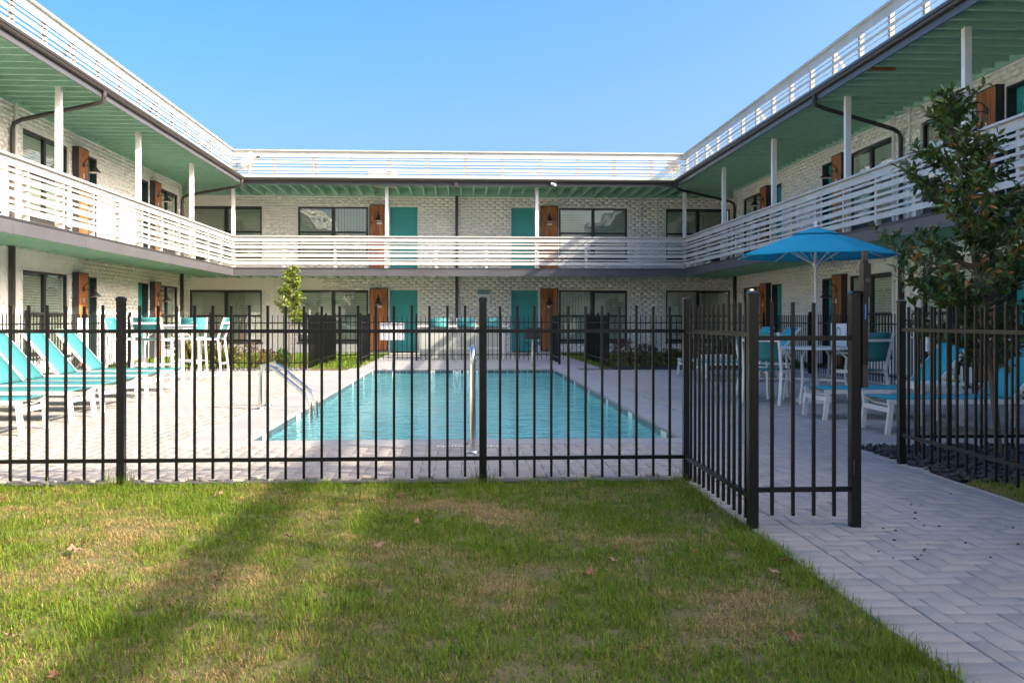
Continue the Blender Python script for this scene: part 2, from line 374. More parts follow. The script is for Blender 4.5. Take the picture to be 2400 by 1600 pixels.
# herringbone pavers
pv = MB()
for (a, b_, c, d) in ((1.52, 3.36, -3, 6.6), (-7.15, 7.15, 6.6, PY0 - .1), (-7.15, PX0 - .1, PY0 - .1, PY1 + .2), (PX1 + .1, 7.15, PY0 - .1, PY1 + .2)):
    k = len(pv.v); pv.v += [(a, c, -.014), (b_, c, -.014), (b_, d, -.014), (a, d, -.014)]; pv.f.append((k, k + 1, k + 2, k + 3))
paving = tag(pv.build('paving', SAND), kind='structure')
U = .1; GAP = .0042; rects = []
def allowed(x0, x1, y0, y1):
    cx, cy = (x0 + x1) / 2, (y0 + y1) / 2
    if cy < 6.62: return x1 > 1.75 and x0 < 3.33 and cy > -2.5
    if not (-7.1 < cx < 7.1 and cy < 20.75): return False
    if PX0 - CP - .0 < cx < PX1 + CP and PY0 - .34 < cy < PY1 + CP: return False
    if 3.42 < cx < 5.9 and cy < 8.15: return False
    return True
def clip(r):
    x0, x1, y0, y1 = r
    if y0 < 6.62: x0 = max(x0, 1.723); x1 = min(x1, 3.36)
    if PY0 - .34 < (y0 + y1) / 2 < PY1 + CP:
        if x1 > PX0 - CP - .001 and x0 < PX0 - CP: x1 = PX0 - CP - .003
        if x0 < PX1 + CP and x1 > PX1 + CP: x0 = PX1 + CP + .003
    if PX0 - CP < (x0 + x1) / 2 < PX1 + CP and y1 > PY0 - .34 and y0 < PY0 - .34: y1 = PY0 - .343
    return x0, x1, y0, y1
for iy in range(-25, 208):
    for ix in range(-72, 72):
        m4 = (ix - iy) % 4
        if m4 == 0: r = (ix * U, (ix + 2) * U, iy * U, (iy + 1) * U)
        elif m4 == 3: r = (ix * U, (ix + 1) * U, iy * U, (iy + 2) * U)
        else: continue
        if allowed(*r):
            r = clip(r)
            if r[1] - r[0] > .025 and r[3] - r[2] > .025: rects.append(r)
for i in range(92): rects.append((1.521, 1.72, -2.5 + i * U, -2.5 + (i + 1) * U))     # soldier course along the lawn
B = np.array([(a + GAP / 2, b_ - GAP / 2, c + GAP / 2, d - GAP / 2, -.045, rng.normal(0, .0009)) for (a, b_, c, d) in rects])
shade = np.clip(rng.normal(.315, .014, len(B)), .27, .36); warm = rng.normal(.008, .005, len(B))
PC = np.stack([shade + .012 + warm, shade, shade - .012 - warm], -1)
score = []
for r in B:
    p = project((r[0] + r[1]) / 2, (r[2] + r[3]) / 2, 0)
    ok = p and -10 < p[0] < 2410 and p[1] < 1600
    score.append(1 / p[2] if ok else 0)
order = np.argsort(-np.array(score)); near = set(order[:300].tolist())
vari = {}
for i in order[:300]:
    r = B[i]; w_, h_ = round(r[1] - r[0], 3), round(r[3] - r[2], 3); key = (w_, h_, int(i) % 5)
    if key not in vari:
        vari[key] = boxes_mesh('paver', [(-w_ / 2, w_ / 2, -h_ / 2, h_ / 2, -.045, 0)], PAVER, [PC[i]], .003)
    o = link('paver', vari[key], paving, ((r[0] + r[1]) / 2, (r[2] + r[3]) / 2, r[5]))
    o.rotation_euler = (rng.normal(0, .003), rng.normal(0, .003), rng.normal(0, .004))
rest = np.array([i for i in range(len(B)) if i not in near])
tag(link('paver_field', boxes_mesh('paver_field', B[rest], PAVER, PC[rest], .003), paving), kind='stuff')

# ------------------------------------------------------------------ grass
def fbm(x, y, s, o=0):
    return np.array([mnoise.fractal(Vector((a * s + o, b * s, o)), 0.9, 2.1, 3) for a, b in zip(x, y)])
def blades(name, n, x0, x1, y0, y1, h=.035, width=.0025, dry=0.28, z0=-.012, mask=None, green=(.13, .20, .012), parent=None, clump=True):
    x = rng.uniform(x0, x1, n); y = rng.uniform(y0, y1, n)
    if mask is not None:
        k = mask(x, y); x = x[k]; y = y[k]
    n = len(x)
    f1 = fbm(x, y, 1.5, 3.1); f2 = fbm(x, y, 6.5, 9.2); f3 = fbm(x, y, 20.0, 5.5)
    dens = .55 + .9 * f2 + .5 * f3
    k = rng.uniform(0, 1, n) < np.clip(dens + .35, .3, 1); x, y, f1, f2, f3 = x[k], y[k], f1[k], f2[k], f3[k]; n = len(x)
    dr = np.clip(dry + 1.0 * f1 + .75 * f2 + rng.normal(0, .22, n), 0, 1); isdry = rng.uniform(0, 1, n) < dr
    hh = h * rng.lognormal(0, .35, n) * np.clip(1 + .7 * f2, .4, 1.8) * np.where(isdry, .62, 1.0)
    az = rng.uniform(0, 2 * np.pi, n); lean = np.abs(rng.normal(.78, .36, n)) + np.where(isdry, .45, 0)
    dx, dy = np.cos(az), np.sin(az); wx, wy = -dy, dx
    wd = width * rng.uniform(.7, 1.35, n)
    sl = np.sin(np.clip(lean, 0, 1.45)); cl = np.cos(np.clip(lean, 0, 1.45))
    P0 = np.stack([x, y, np.full(n, z0)], -1)
    mid = P0 + np.stack([dx * sl * hh * .38, dy * sl * hh * .38, cl * hh * .58 + hh * .06], -1)
    tip = P0 + np.stack([dx * sl * hh, dy * sl * hh, cl * hh * .9 + hh * .05], -1)
    W = np.stack([wx * wd, wy * wd, np.zeros(n)], -1)
    V = np.stack([P0 - W / 2, P0 + W / 2, mid + W * .42, mid - W * .42, tip], 1).reshape(-1, 3)
    i = np.arange(n) * 5
    Q = np.stack([i, i + 1, i + 2, i + 3], -1); Tt = np.stack([i + 3, i + 2, i + 4], -1)
    v = rng.uniform(.6, 1.4, n)[:, None]
    G = np.array(green)[None] * v * np.stack([1 + rng.normal(0, .18, n), np.ones(n), np.ones(n)], -1)
    Dc = np.array((.38, .29, .11))[None] * rng.uniform(.55, 1.3, n)[:, None]
    C = np.clip(np.where(isdry[:, None], Dc, G), .004, .8)
    o = link(name, np_mesh(name, V, Q, GRASS, np.repeat(C, 5, axis=0), Tt), parent)
    return tag(o, kind='stuff')
lw = []                                                # lawn soil, softly uneven
NX, NY = 60, 50
lx = np.linspace(-9, 1.505, NX); ly = np.linspace(-4, 6.47, NY)
XX, YY = np.meshgrid(lx, ly); ZZ = -.014 + .010 * np.array([mnoise.noise(Vector((a * 1.7, b * 1.7, 0))) for a, b in zip(XX.ravel(), YY.ravel())]).reshape(XX.shape)
idx = np.arange(NX * NY).reshape(NY, NX)
Q = np.stack([idx[:-1, :-1], idx[:-1, 1:], idx[1:, 1:], idx[1:, :-1]], -1).reshape(-1, 4)
lawn = tag(link('lawn', np_mesh('lawn', np.stack([XX, YY, ZZ], -1).reshape(-1, 3), Q, SOIL, smooth=True)), kind='structure')
vis = lambda x, y: (x > -.62 * y - .1) & (x < 1.52)
blades('lawn_grass', 360000, -4.4, 1.52, 2.25, 6.5, mask=vis, h=.030)
blades('lawn_thatch', 230000, -4.4, 1.52, 2.25, 6.5, mask=vis, h=.022, dry=.62)
tuft = lambda x, y: vis(x, y) & (fbm(x, y, 3.1, 7.7) > .16)
blades('lawn_tufts', 42000, -4.4, 1.52, 2.25, 6.5, mask=tuft, h=.046, width=.003, dry=.06)
blades('lawn_edge_grass', 9000, 1.36, 1.545, 2.3, 6.4, h=.042, dry=.2)
blades('fence_edge_grass', 12000, -4.2, 1.5, 6.30, 6.49, h=.040, dry=.05)
tf = lambda x, y: np.min(np.hypot(x[:, None] - np.array([-2.26, .144, 1.53])[None], y[:, None] - 6.5), axis=1) < .1
blades('post_foot_grass', 5000, -2.6, 1.62, 6.38, 6.55, h=.11, dry=.05, mask=tf)
# right-hand strip beyond the path and the back lawn
s2 = MB(); s2.box(3.38, 9.0, -4, 6.35, -.088, -.012); tag(s2.build('side_lawn', SOIL), kind='structure')
blades('side_lawn_grass', 26000, 3.39, 5.0, 4.6, 6.32, h=.05, dry=.22)
s3 = MB(); s3.box(-9.0, -2.42, 21.35, 30.98, -.088, -.012); s3.box(3.22, 9.0, 21.35, 30.98, -.088, -.012); tag(s3.build('back_lawn', SOIL), kind='structure')
blades('back_lawn_grass', 60000, -8.8, -2.3, 21.4, 30.9, h=.075, width=.009, dry=.12, green=(.12, .20, .018))
blades('back_lawn_grass', 45000, 3.1, 8.9, 21.4, 30.9, h=.07, width=.009, dry=.15)
# gravel beds
def gravel(name, n, m, x0, x1, y0, y1, size=.035, edge=None, parent=None):
    x = rng.uniform(x0, x1, n); y = rng.uniform(y0, y1, n)
    if edge is not None:
        k = edge(x, y); x = x[k]; y = y[k]; n = len(x)
    base = np.array([(1, 0, 0), (-1, 0, 0), (0, 1, 0), (0, -1, 0), (0, 0, 1), (0, 0, -1)], float)
    F = np.array([(0, 2, 4), (2, 1, 4), (1, 3, 4), (3, 0, 4), (2, 0, 5), (1, 2, 5), (3, 1, 5), (0, 3, 5)])
    s = size * rng.lognormal(0, .3, n)
    V = base[None] * (s[:, None, None] * rng.uniform(.45, 1.0, (n, 6, 3))) + rng.normal(0, .12, (n, 6, 3)) * s[:, None, None]
    a = rng.uniform(0, 6.28, n); ca, sa = np.cos(a), np.sin(a)
    V = np.stack([V[..., 0] * ca[:, None] - V[..., 1] * sa[:, None], V[..., 0] * sa[:, None] + V[..., 1] * ca[:, None], V[..., 2] * .7], -1)
    z = rng.uniform(-.03, .02, n)
    V += np.stack([x, y, z], -1)[:, None]
    Tt = (F[None] + (np.arange(n) * 6)[:, None, None]).reshape(-1, 3)
    return tag(link(name, np_mesh(name, V.reshape(-1, 3), None, m, None, Tt), parent), kind='stuff')
bd = MB(); bd.box(3.42, 5.9, 6.36, 8.14, -.088, -.03); tag(bd.build('planting_bed', ROCK), kind='structure')
gravel('black_gravel', 5200, ROCK, 3.38, 5.7, 6.22, 8.16, .03, lambda x, y: (x - 3.38) > (6.5 - y) * .6 * 0 + np.where(y < 6.45, (6.45 - y) * 1.2, 0))
bd = MB(); bd.box(-7.1, -3.3, 20.78, 21.34, -.088, -.03); bd.box(3.3, 7.1, 20.78, 22.3, -.088, -.03); tag(bd.build('rear_planting_bed', ROCKG), kind='structure')
gravel('grey_gravel', 2200, ROCKG, -7.0, -3.35, 20.8, 21.5, .038)
gravel('dark_gravel', 1800, ROCK, 3.35, 7.0, 20.8, 22.2, .04)

# ------------------------------------------------------------------ the three wings
WALLX, WALLY, RX, RY = 9.2, 32.15, 7.05, 30.05
LX, RXW = 8.52, 8.76                                    # wall planes of the left and right wings
FZ, SB, RT = 2.68, 2.44, 3.68                          # walkway floor, fascia bottom, rail top
EB, ET, TT = 5.21, 5.42, 6.33                          # eave fascia bottom, gutter top, roof-rail top
def T_back(u0, u1, v0, v1, z0, z1): return (u0, u1, WALLY - v1, WALLY - v0, z0, z1)
def T_left(u0, u1, v0, v1, z0, z1): return (-LX + v0, -LX + v1, u0, u1, z0, z1)
def T_right(u0, u1, v0, v1, z0, z1): return (RXW - v1, RXW - v0, u0, u1, z0, z1)
def P_back(u, v, z): return (u, WALLY - v, z)
def P_left(u, v, z): return (-LX + v, u, z)
def P_right(u, v, z): return (RXW - v, u, z)
W_, D_, P_ = 'W', 'D', 'P'
LAY = {
 'back': [(W_, -8.95, -6.6), (W_, -5.42, -3.1), (P_, -3.05, -2.45), (D_, -2.38, -1.47), (D_, 1.66, 2.55), (P_, 2.64, 3.22), (W_, 3.27, 5.58), (W_, 6.9, 9.1)],
 'left': [(W_, 20.62, 23.0), (P_, 23.2, 23.8), (D_, 23.84, 24.72), (D_, 27.8, 28.7), (P_, 28.86, 29.46), (W_, 29.55, 31.72), (D_, 15.6, 16.5), (P_, 16.62, 17.22), (W_, 17.35, 19.6), (W_, 8.4, 10.7), (P_, 10.9, 11.5), (D_, 11.6, 12.5)],
 'right': [(D_, 27.15, 28.05), (P_, 28.12, 28.72), (W_, 28.78, 31.0), (D_, 23.16, 24.05), (P_, 22.45, 23.07), (W_, 20.08, 22.38), (W_, 16.5, 18.78), (P_, 15.82, 16.44), (D_, 14.86, 15.76), (D_, 11.0, 11.9), (P_, 10.3, 10.92), (W_, 7.95, 10.2)]}
for k_, f_ in (('left', .926), ('right', .952)): LAY[k_] = [(a, b * f_, c * f_) for (a, b, c) in LAY[k_]]
EXT = {'back': (-WALLX, WALLX), 'left': (-5, 29.75), 'right': (-7, 30.4)}
BEX = {'back': (-WALLX, WALLX), 'left': (14.0, 29.75), 'right': (9.0, 30.4)}      # where bricks are built singly
LABW = {'left': 'sunlit left wing of the white brick two-storey apartment building with green eaves',
        'back': 'far wing of the white brick apartment building, facing the camera across the pool',
        'right': 'shaded right wing of the white brick two-storey apartment building with white slat railings'}
LAMPS = []; PLAQUES = []
def subtract(iv, cuts):
    out = [iv]
    for a, b in cuts:
        nx = []
        for x, y in out:
            if b <= x or a >= y: nx.append((x, y)); continue
            if a > x: nx.append((x, a))
            if b < y: nx.append((b, y))
        out = nx
    return out
def wing(side):
    T = {'back': T_back, 'left': T_left, 'right': T_right}[side]; P = {'back': P_back, 'left': P_left, 'right': P_right}[side]
    base = {'back': (0, WALLY, 0), 'left': (-LX, 15, 0), 'right': (RXW, 15, 0)}[side]
    root = empty('apartment_wing', base, LABW[side], 'building', 'wings round the pool court')
    u0, u1 = EXT[side]; rec = .07 if side == 'back' else .14
    opens = []; covers = []
    for k, a, b in LAY[side]:
        for f in (0, 1):
            dz = 2.76 * f
            if k == W_: opens.append((a, b, .34 + dz, 2.07 + dz))
            elif k == D_: opens.append((a, b, .02 + dz, 2.07 + dz))
            else: covers.append((a, b, 0 + (FZ if f else 0), 2.13 + dz))
    # wall with real openings
    us = sorted({u0, u1} | {o[0] for o in opens} | {o[1] for o in opens}); zs = sorted({-.05, 5.36} | {o[2] for o in opens} | {o[3] for o in opens})
    wm = MB()
    for i in range(len(us) - 1):
        for j in range(len(zs) - 1):
            cu, cz = (us[i] + us[i + 1]) / 2, (zs[j] + zs[j + 1]) / 2
            if any(o[0] < cu < o[1] and o[2] < cz < o[3] for o in opens): continue
            wm.box(*T(us[i], us[i + 1], -.22, 0, zs[j], zs[j + 1]))
    wall = wm.build('wall', MORTAR, root)
    # bricks
    bu0, bu1 = BEX[side]; bl = []
    PH, PL = .0911, .262
    for f, (za, zb) in enumerate(((0.0, 2.50), (FZ + .005, 5.30))):
        nrow = int((zb - za) / PH)
        for r in range(nrow):
            z = za + r * PH; zc = z + PH / 2
            cuts = [(o[0] - .02, o[1] + .02) for o in opens if o[2] - .05 < zc < o[3] + .03] + [(c[0] + .02, c[1] - .02) for c in covers if c[2] < zc < c[3] - .02]
            off = (r % 2) * PL / 2 + random.uniform(-.02, .02); u = bu0 - off
            while u < bu1:
                for (a, b) in subtract((max(u, bu0 + .003), min(u + PL, bu1 - .003)), cuts):
                    if b - a > .03: bl.append((a + .0045, b - .0045, z + .0045, z + PH - .0045, .0065 + random.uniform(-.002, .004)))
                u += PL
    sc = []
    for (a, b, c, d, v) in bl:
        p = project(*P((a + b) / 2, 0, (c + d) / 2)); ok = p and -10 < p[0] < 2410 and -10 < p[1] < 1600
        full = (b - a) > .2
        q1 = project(*P(a, 0, c)); q2 = project(*P(b, 0, d))
        sc.append(abs(q1[0] - q2[0]) * abs(q1[1] - q2[1]) if ok and full else 0)
    od = np.argsort(-np.array(sc)); nearb = set(od[:300].tolist())
    for i in od[:300]:
        a, b, c, d, v = bl[i]; ubox('brick', WHITEBRICK, wall, T(a, b, -.004, v, c, d))
    tag(link('brick_field', boxes_mesh('brick_field', [T(a, b, -.004, v, c, d) for i, (a, b, c, d, v) in enumerate(bl) if i not in nearb], WHITEBRICK), wall, WL[wall.name] * 0), kind='stuff')
    if side != 'back':
        sg = -1 if side == 'left' else 1; q = MB(); xw = LX if side == 'left' else RXW
        q.box(*sorted((sg * 9.21, sg * 9.43)), u1 - .22, 32.2, -.05, 5.36); q.box(*sorted((sg * (xw + .222), sg * 9.209)), u1 - .22, u1 - .002, -.05, 5.36); q.build('sun_block_wall', WHITEBRICK, root)  # unseen wall added to close the corner gap and stop sun leaking in
    # reveals: white brick edge trim round openings
    for (a, b, c, d) in opens:
        t = MB(); t.box(*T(a - .024, a - .002, -.05, .02, c, d + .022)).box(*T(b + .002, b + .024, -.05, .02, c, d + .022)).box(*T(a - .002, b + .002, -.05, .02, d + .001, d + .022))
        t.build('opening_trim', TRIM, root)
    # windows
    for (k, a, b) in LAY[side]:
        for f in (0, 1):
            dz = 2.76 * f
            if k == W_:
                c, d = .34 + dz, 2.07 + dz; bz = (1.21 if f == 0 else 3.99); mu = (a + b) / 2; v0, v1 = -.09, -.03
                fr = MB(); fw = .05
                fr.box(*T(a, a + fw, v0, v1, c, d)).box(*T(b - fw, b, v0, v1, c, d)).box(*T(a + fw, b - fw, v0, v1, d - fw, d)).box(*T(a + fw, b - fw, v0, v1, c, c + .09))
                fr.box(*T(mu - .05, mu + .05, v0, v1 + .006, c + .09, d - fw)).box(*T(a + fw, mu - .05, v0 + .01, v1 + .004, bz - .03, bz + .03)).box(*T(mu + .05, b - fw, v0 + .01, v1 + .004, bz - .03, bz + .03))
                wn = fr.build('window', FRAMEB, root)
                for (x, y) in ((a + fw, mu - .05), (mu + .05, b - fw)):
                    for (zl, zh) in ((c + .09, bz - .03), (bz + .03, d - fw)):
                        pn = MB(); pn.v = [P(x, -.063, zl), P(y, -.063, zl), P(y, -.063, zh), P(x, -.063, zh)]; pn.f = [(0, 1, 2, 3) if side != 'left' else (0, 1, 2, 3)]
                        if (side == 'right'): pn.f = [(3, 2, 1, 0)]
                        pn.build('pane', GLASS, wn)
                    bs = MB(); nz = int((d - c - .16) / .055); style = random.random()
                    if style < .72:
                        for i in range(nz):
                            zz = c + .1 + i * .055; sag = .0
                            bs.box(*T(x + .02, y - .02, -.086, -.082, zz, zz + .046))
                        bs.build('blinds', BLIND, wn)
                    else:
                        for i in range(int((y - x) / .1)):
                            uu = x + .02 + i * .1; bs.box(*T(uu, uu + .09, -.09 - .008 * (i % 2), -.084 - .008 * (i % 2), c + .08, d - .05))
                        bs.build('blinds', BLIND, wn)
                rm = MB(); rm.box(*T(a - .02, b + .02, -.46, -.44, c - .1, d + .1)).box(*T(a - .02, b + .02, -.44, -.22, d, d + .02)).box(*T(a - .02, b + .02, -.44, -.22, c - .02, c)); rm.build('room_backing', ROOM, wn)
                sl = MB(); sl.box(*T(a - .03, b + .03, -.028, .045, c - .055, c - .003)); sl.build('sill', DARK, wn)
            elif k == D_:
                c, d = .03 + dz, 2.07 + dz
                lf = MB(); lf.box(*T(a + .035, b - .035, -rec - .045, -rec, c, d - .035)); leaf = lf.build('door', TEAL, root)
                cw = (b - a - .07); m_ = (a + b) / 2
                for (x0, x1) in ((m_ - cw * .36, m_ - cw * .06), (m_ + cw * .06, m_ + cw * .36)):
                    for (zl, zh) in ((c + .13, c + .62), (c + .78, c + 1.42), (c + 1.56, c + 1.78)):
                        q = MB(); fz = -rec
                        q.box(*T(x0, x0 + .022, fz - .001, fz + .016, zl, zh)).box(*T(x1 - .022, x1, fz - .001, fz + .016, zl, zh)).box(*T(x0 + .022, x1 - .022, fz - .001, fz + .016, zl, zl + .022)).box(*T(x0 + .022, x1 - .022, fz - .001, fz + .016, zh - .022, zh)).box(*T(x0 + .06, x1 - .06, fz - .001, fz + .012, zl + .06, zh - .06)); q.build('door_panel', TEAL, leaf)
                kn = (b - .10) if (side == 'back') == (a < 0) else (a + .10)
                MB().lathe([(0, 0), (.012, 0), (.012, .03), (.028, .045), (.03, .06), (.02, .075), (0, .078)], P(kn, 0, c + .98), 12, 'z').build('door_knob', STEEL, leaf) if False else ubox('door_knob', STEEL, leaf, T(kn - .022, kn + .022, -rec, -rec + .06, c + .95, c + .99))
                jm = MB(); jm.box(*T(a, a + .034, -.2, .012, c - .01, d)).box(*T(b - .034, b, -.2, .012, c - .01, d)).box(*T(a + .034, b - .034, -.2, .012, d - .034, d)); jm.build('door_frame', JAMB if side != 'back' else TEAL, root)
                MB().box(*T(a + .03, b - .03, -.19, .06, c - .04, c - .002)).build('threshold', DARK, root)
            else:
                c, d = (FZ + .04 if f else .05), 2.13 + dz; pr = .135 if side != 'back' else .10
                bx = MB(); bx.box(*T(a, b, .001, pr, c, d))
                # frame lip
                bx.box(*T(a, a + .022, pr, pr + .016, c, d)).box(*T(b - .022, b, pr, pr + .016, c, d)).box(*T(a + .022, b - .022, pr, pr + .016, d - .022, d)).box(*T(a + .022, b - .022, pr, pr + .016, c, c + .022))
                ap = bx.build('accent_panel', DARK, root)
                w4 = (b - a - .046) / 4
                for i in range(4):
                    x = a + .023 + i * w4; ubox('plank', WOOD, ap, T(x + .003, x + w4 - .003, pr + .0005, pr + .011 + random.uniform(-.002, .002), c + .024, d - .024))
                m_ = (a + b) / 2; LAMPS.append((side, P(m_, pr + .011, c + 1.72 if not f else 4.52), f)); PLAQUES.append((side, P(m_ + .02, pr + .012, 1.52 + dz), f))
    # walkway slab, joists, fascia
    vb = {'back': WALLX, 'left': LX, 'right': RXW}[side] - RX; ue = u1 if side == 'back' else WALLY
    e0, e1 = (-RX, RX) if side == 'back' else (u0, RY)
    sl = MB(); sl.box(*T(u0, ue, .02, vb - .004, FZ - .07, FZ)); slabo = sl.build('walkway_deck', FASCIA if False else GREEN, root)
    tp = MB(); tp.box(*T(u0, ue if side == 'back' else RY - .01, .021, vb - .006, FZ + .001, FZ + .012)); tp.build('walkway_floor', WALK, root)
    jo = .406
    def joists(parent, zb, zt, vend):
        if side == 'back':
            lo, hi = -RX - 1.9, RX + 1.9
        else:
            lo, hi = (12.5 if side == 'left' else 8.0), RY + 1.8
        if side != 'back': zb += .004
        n = int((hi - lo) / jo)
        for i in range(n + 1):
            u = lo + i * jo + random.uniform(-.012, .012)
            ve = vend
            if side == 'back' and abs(u) > RX - .45: ve = min(vend, max(.25, vend - (abs(u) - (WALLX - vend))))
            if side != 'back' and u > WALLY - vend: ve = max(.25, vend - (u - (WALLY - vend)))
            ubox('joist', GREEN, parent, T(u - .022, u + .022, .003, ve, zb, zt))
    joists(slabo, SB + .02, FZ - .071, vb - .03)
    fa = MB(); L_ = 3.0; n = max(1, int(round((e1 - e0) / L_)))
    for i in range(n):
        a = e0 + (e1 - e0) * i / n; b = e0 + (e1 - e0) * (i + 1) / n
        jt = random.uniform(0, .006)
        f_ = MB(); f_.box(*T(a + .002, b - .002, vb - .003, vb + .022 + jt, SB, FZ - .025)); f_.build('slab_fascia', FASCIA, root)
        f_ = MB(); f_.box(*T(a, b, vb - .003, vb + .036, FZ - .023 + random.uniform(-.004, .004), FZ + .014)); f_.build('drip_edge', DARK, root)
    # eave
    ve = vb + .36
    ro = MB()
    if side == 'back': ro.box(*T(-RX + .2, RX - .2, -4.5, ve - .2, EB + .26, EB + .34))
    else: ro.box(*T(u0, WALLY + 4.5, -4.5, ve - .203, EB + .261, EB + .341))
    roof = ro.build('roof', ROOFM, root)
    sf = MB(); sf.box(*T(-RX - 1.9 if side == 'back' else u0, RX + 1.9 if side == 'back' else WALLY, .003, ve - .01, EB + .236, EB + .256)); soff = sf.build('eave_boarding', GREEN, root)
    joists(soff, EB + .0, EB + .235, ve - .02)
    ubox('ledger', GREEN, root, T(u0 + .01, u1 - .01, .001, .045, EB - .03, EB + .23))
    g0, g1 = (-(RX - .36), RX - .36) if side == 'back' else (u0, RY - .41)
    n = max(1, int(round((g1 - g0) / 4.6)))
    for i in range(n):
        a = g0 + (g1 - g0) * i / n; b = g0 + (g1 - g0) * (i + 1) / n
        q = MB(); q.box(*T(a + .001, b - .001, ve, ve + .022, EB, EB + .2)); q.build('eave_fascia', FASCIA if side != 'back' else DARK, root)
    n = max(1, int(round((g1 - g0) / 6.0)))
    for i in range(n):
        a = g0 + (g1 - g0) * i / n; b = g0 + (g1 - g0) * (i + 1) / n
        q = MB(); prof = [(.024, .105), (.07, .105), (.085, .12), (.095, .15), (.112, .165), (.112, .208), (.1, .208), (.1, .172), (.024, .16)]
        k = len(q.v)
        for uu in (a + .001, b - .001):
            for (pv_, pz) in prof: q.v.append(P(uu, ve + pv_, EB + pz))
        m_ = len(prof)
        for j in range(m_): q.f.append((k + j, k + (j + 1) % m_, k + m_ + (j + 1) % m_, k + m_ + j))
        q.build('gutter', GUTTER, root)
    ubox('drip_flashing', RAILW, root, T(g0, g1, ve - .25, ve + .035, ET + .003, ET + .02))
    # white columns and railings
    if side == 'back': cols_ = [-RX, -2.33, 2.36, RX]; bay = 1.565
    elif side == 'left': cols_ = [RY - 4.2 * i for i in range(1, 9)]; bay = 1.4
    else: cols_ = [RY - 4.2 * i - .25 * 0 for i in range(1, 9)]; bay = 1.4
    for c in cols_:
        if side != 'back' and c < (10 if side == 'right' else 14): continue
        ubox('column', TRIM, root, T(c - .05, c + .05, vb - .145, vb - .045, FZ + .012, EB + .02))
    def railing(zt, zb, vr, posts, spec, e0, e1, span, out):
        q = MB(); q.box(*T(e0, e1, vr - .06, vr + .075, zt - .035, zt)); q.box(*T(e0, e1, vr - .018, vr + .018, zt - .12, zt - .036)); rl = q.build('railing', RAILW, root)
        for p in posts: ubox('post', RAWSHADEPOST if out else RAILW, rl, T(p - .043, p + .043, vr - .062, vr + (.012 if out else .022), zb, zt - (.121 if out else .036)))
        n = max(1, int(round((e1 - e0) / span)))
        for i in range(n):
            a = e0 + (e1 - e0) * i / n; b = e0 + (e1 - e0) * (i + 1) / n
            for (c, h) in spec:
                j = random.uniform(-.004, .004)
                ubox('slat', RAILW, rl, T(a + .002, b - .002, vr + .0235, vr + (.036 if out else .0425) + random.uniform(-.002, .002), zt - c - h / 2 + j, zt - c + h / 2 + j))
        if out:                                       # raking braces behind the roof railing
            for p in posts[2::4]:
                q = MB(); q.bar(P(p + .05, vr - .07, zt - .2), P(p + .05, vr - .55, zb + .01), .04, .07); q.build('brace', RAWSHADEPOST, rl)
    low = [(.128, .095), (.238, .042), (.35, .095), (.482, .042), (.608, .095), (.735, .042), (.842, .095)]
    top = [(.171, .10), (.280, .028), (.380, .074), (.486, .028), (.598, .074), (.694, .028), (.794, .074)]
    if side == 'right': top = [(.171, .10), (.290, .028), (.400, .062), (.506, .022), (.618, .062), (.714, .022), (.808, .062)]
    if side == 'back':
        railing(RT, FZ, vb - .03, [-RX + bay * i for i in range(10)], low, -RX, RX, 4.7, False)
        railing(TT, ET - .02, vb - .03, [-RX + .1 + 1.175 * i for i in range(12)], top, -RX + .02, RX - .02, 4.7, True)
    else:
        lo = -3.5 if side == 'left' else -6.5
        railing(RT, FZ, vb - .03, [RY - bay * i for i in range(1, 26 if side == 'right' else 23)], low, lo, RY, 4.2, False)
        railing(TT, ET - .02, vb - .03, [RY - .1 - 1.2 * i for i in range(0, 30)], top, lo, RY, 4.2, True)
    # downpipes: elbow from the gutter back to the wall and down
    def pipe(ug, uw):
        q = MB(); r = .042
        pts = [P(ug, ve + .065, EB + .11), P(ug, ve + .065, EB + .02), P(ug + (uw - ug) * .03, ve + .03, EB - .07), P(ug + (uw - ug) * .1, ve - .15, EB - .12),
               P(ug + (uw - ug) * .92, .25, EB - .36), P(uw, .1, EB - .42), P(uw, .07, EB - .52), P(uw, .07, FZ + .012)]
        q.tube(pts, r, 8); q.build('downpipe', GUTTER, root, smooth=False)
        q = MB(); q.box(*T(uw - .045, uw + .045, .02, .11, .0, SB + .1)); q.build('downpipe', GUTTER, root)
    if side == 'left': pipe(18.2, 18.55); pipe(RY - .66, 29.55)
    elif side == 'right': pipe(17.75, 18.6); pipe(RY - .66, 30.2)
    else:
        q = MB(); q.box(*T(-.21, -.12, .02, .10, 0, SB + .1)); q.box(*T(-.21, -.12, .02, .10, FZ + .012, EB + .0)); q.box(*T(-.22, -.11, ve - .2, ve + .07, EB - .05, EB + .1)); q.build('downpipe', GUTTER, root)
        for u in (-6.2, -5.95, 6.02, 6.58):
            for (za, zb) in ((0, SB), (FZ + .02, EB)): ubox('conduit', TRIM, root, T(u - .018, u + .018, .018, .05, za, zb))
    if side == 'left':
        ubox('pilaster', TRIM, root, T(18.1, 18.2, .018, .06, 0, SB)); ubox('pilaster', TRIM, root, T(18.72, 18.79, .018, .06, FZ + .02, EB))
    if side == 'right':
        for u in (18.98, 18.3):
            ubox('conduit', TRIM, root, T(u - .018, u + .018, .018, .05, FZ + .02, EB)); ubox('conduit', TRIM, root, T(u - .018, u + .018, .018, .05, 0, SB))
        ubox('bare_joist_patch', WOOD, soff, (6.72, 7.15, 15.48, 15.53, EB - .002, EB + .18))
    return root
for s_ in ('left', 'back', 'right'): wing(s_)

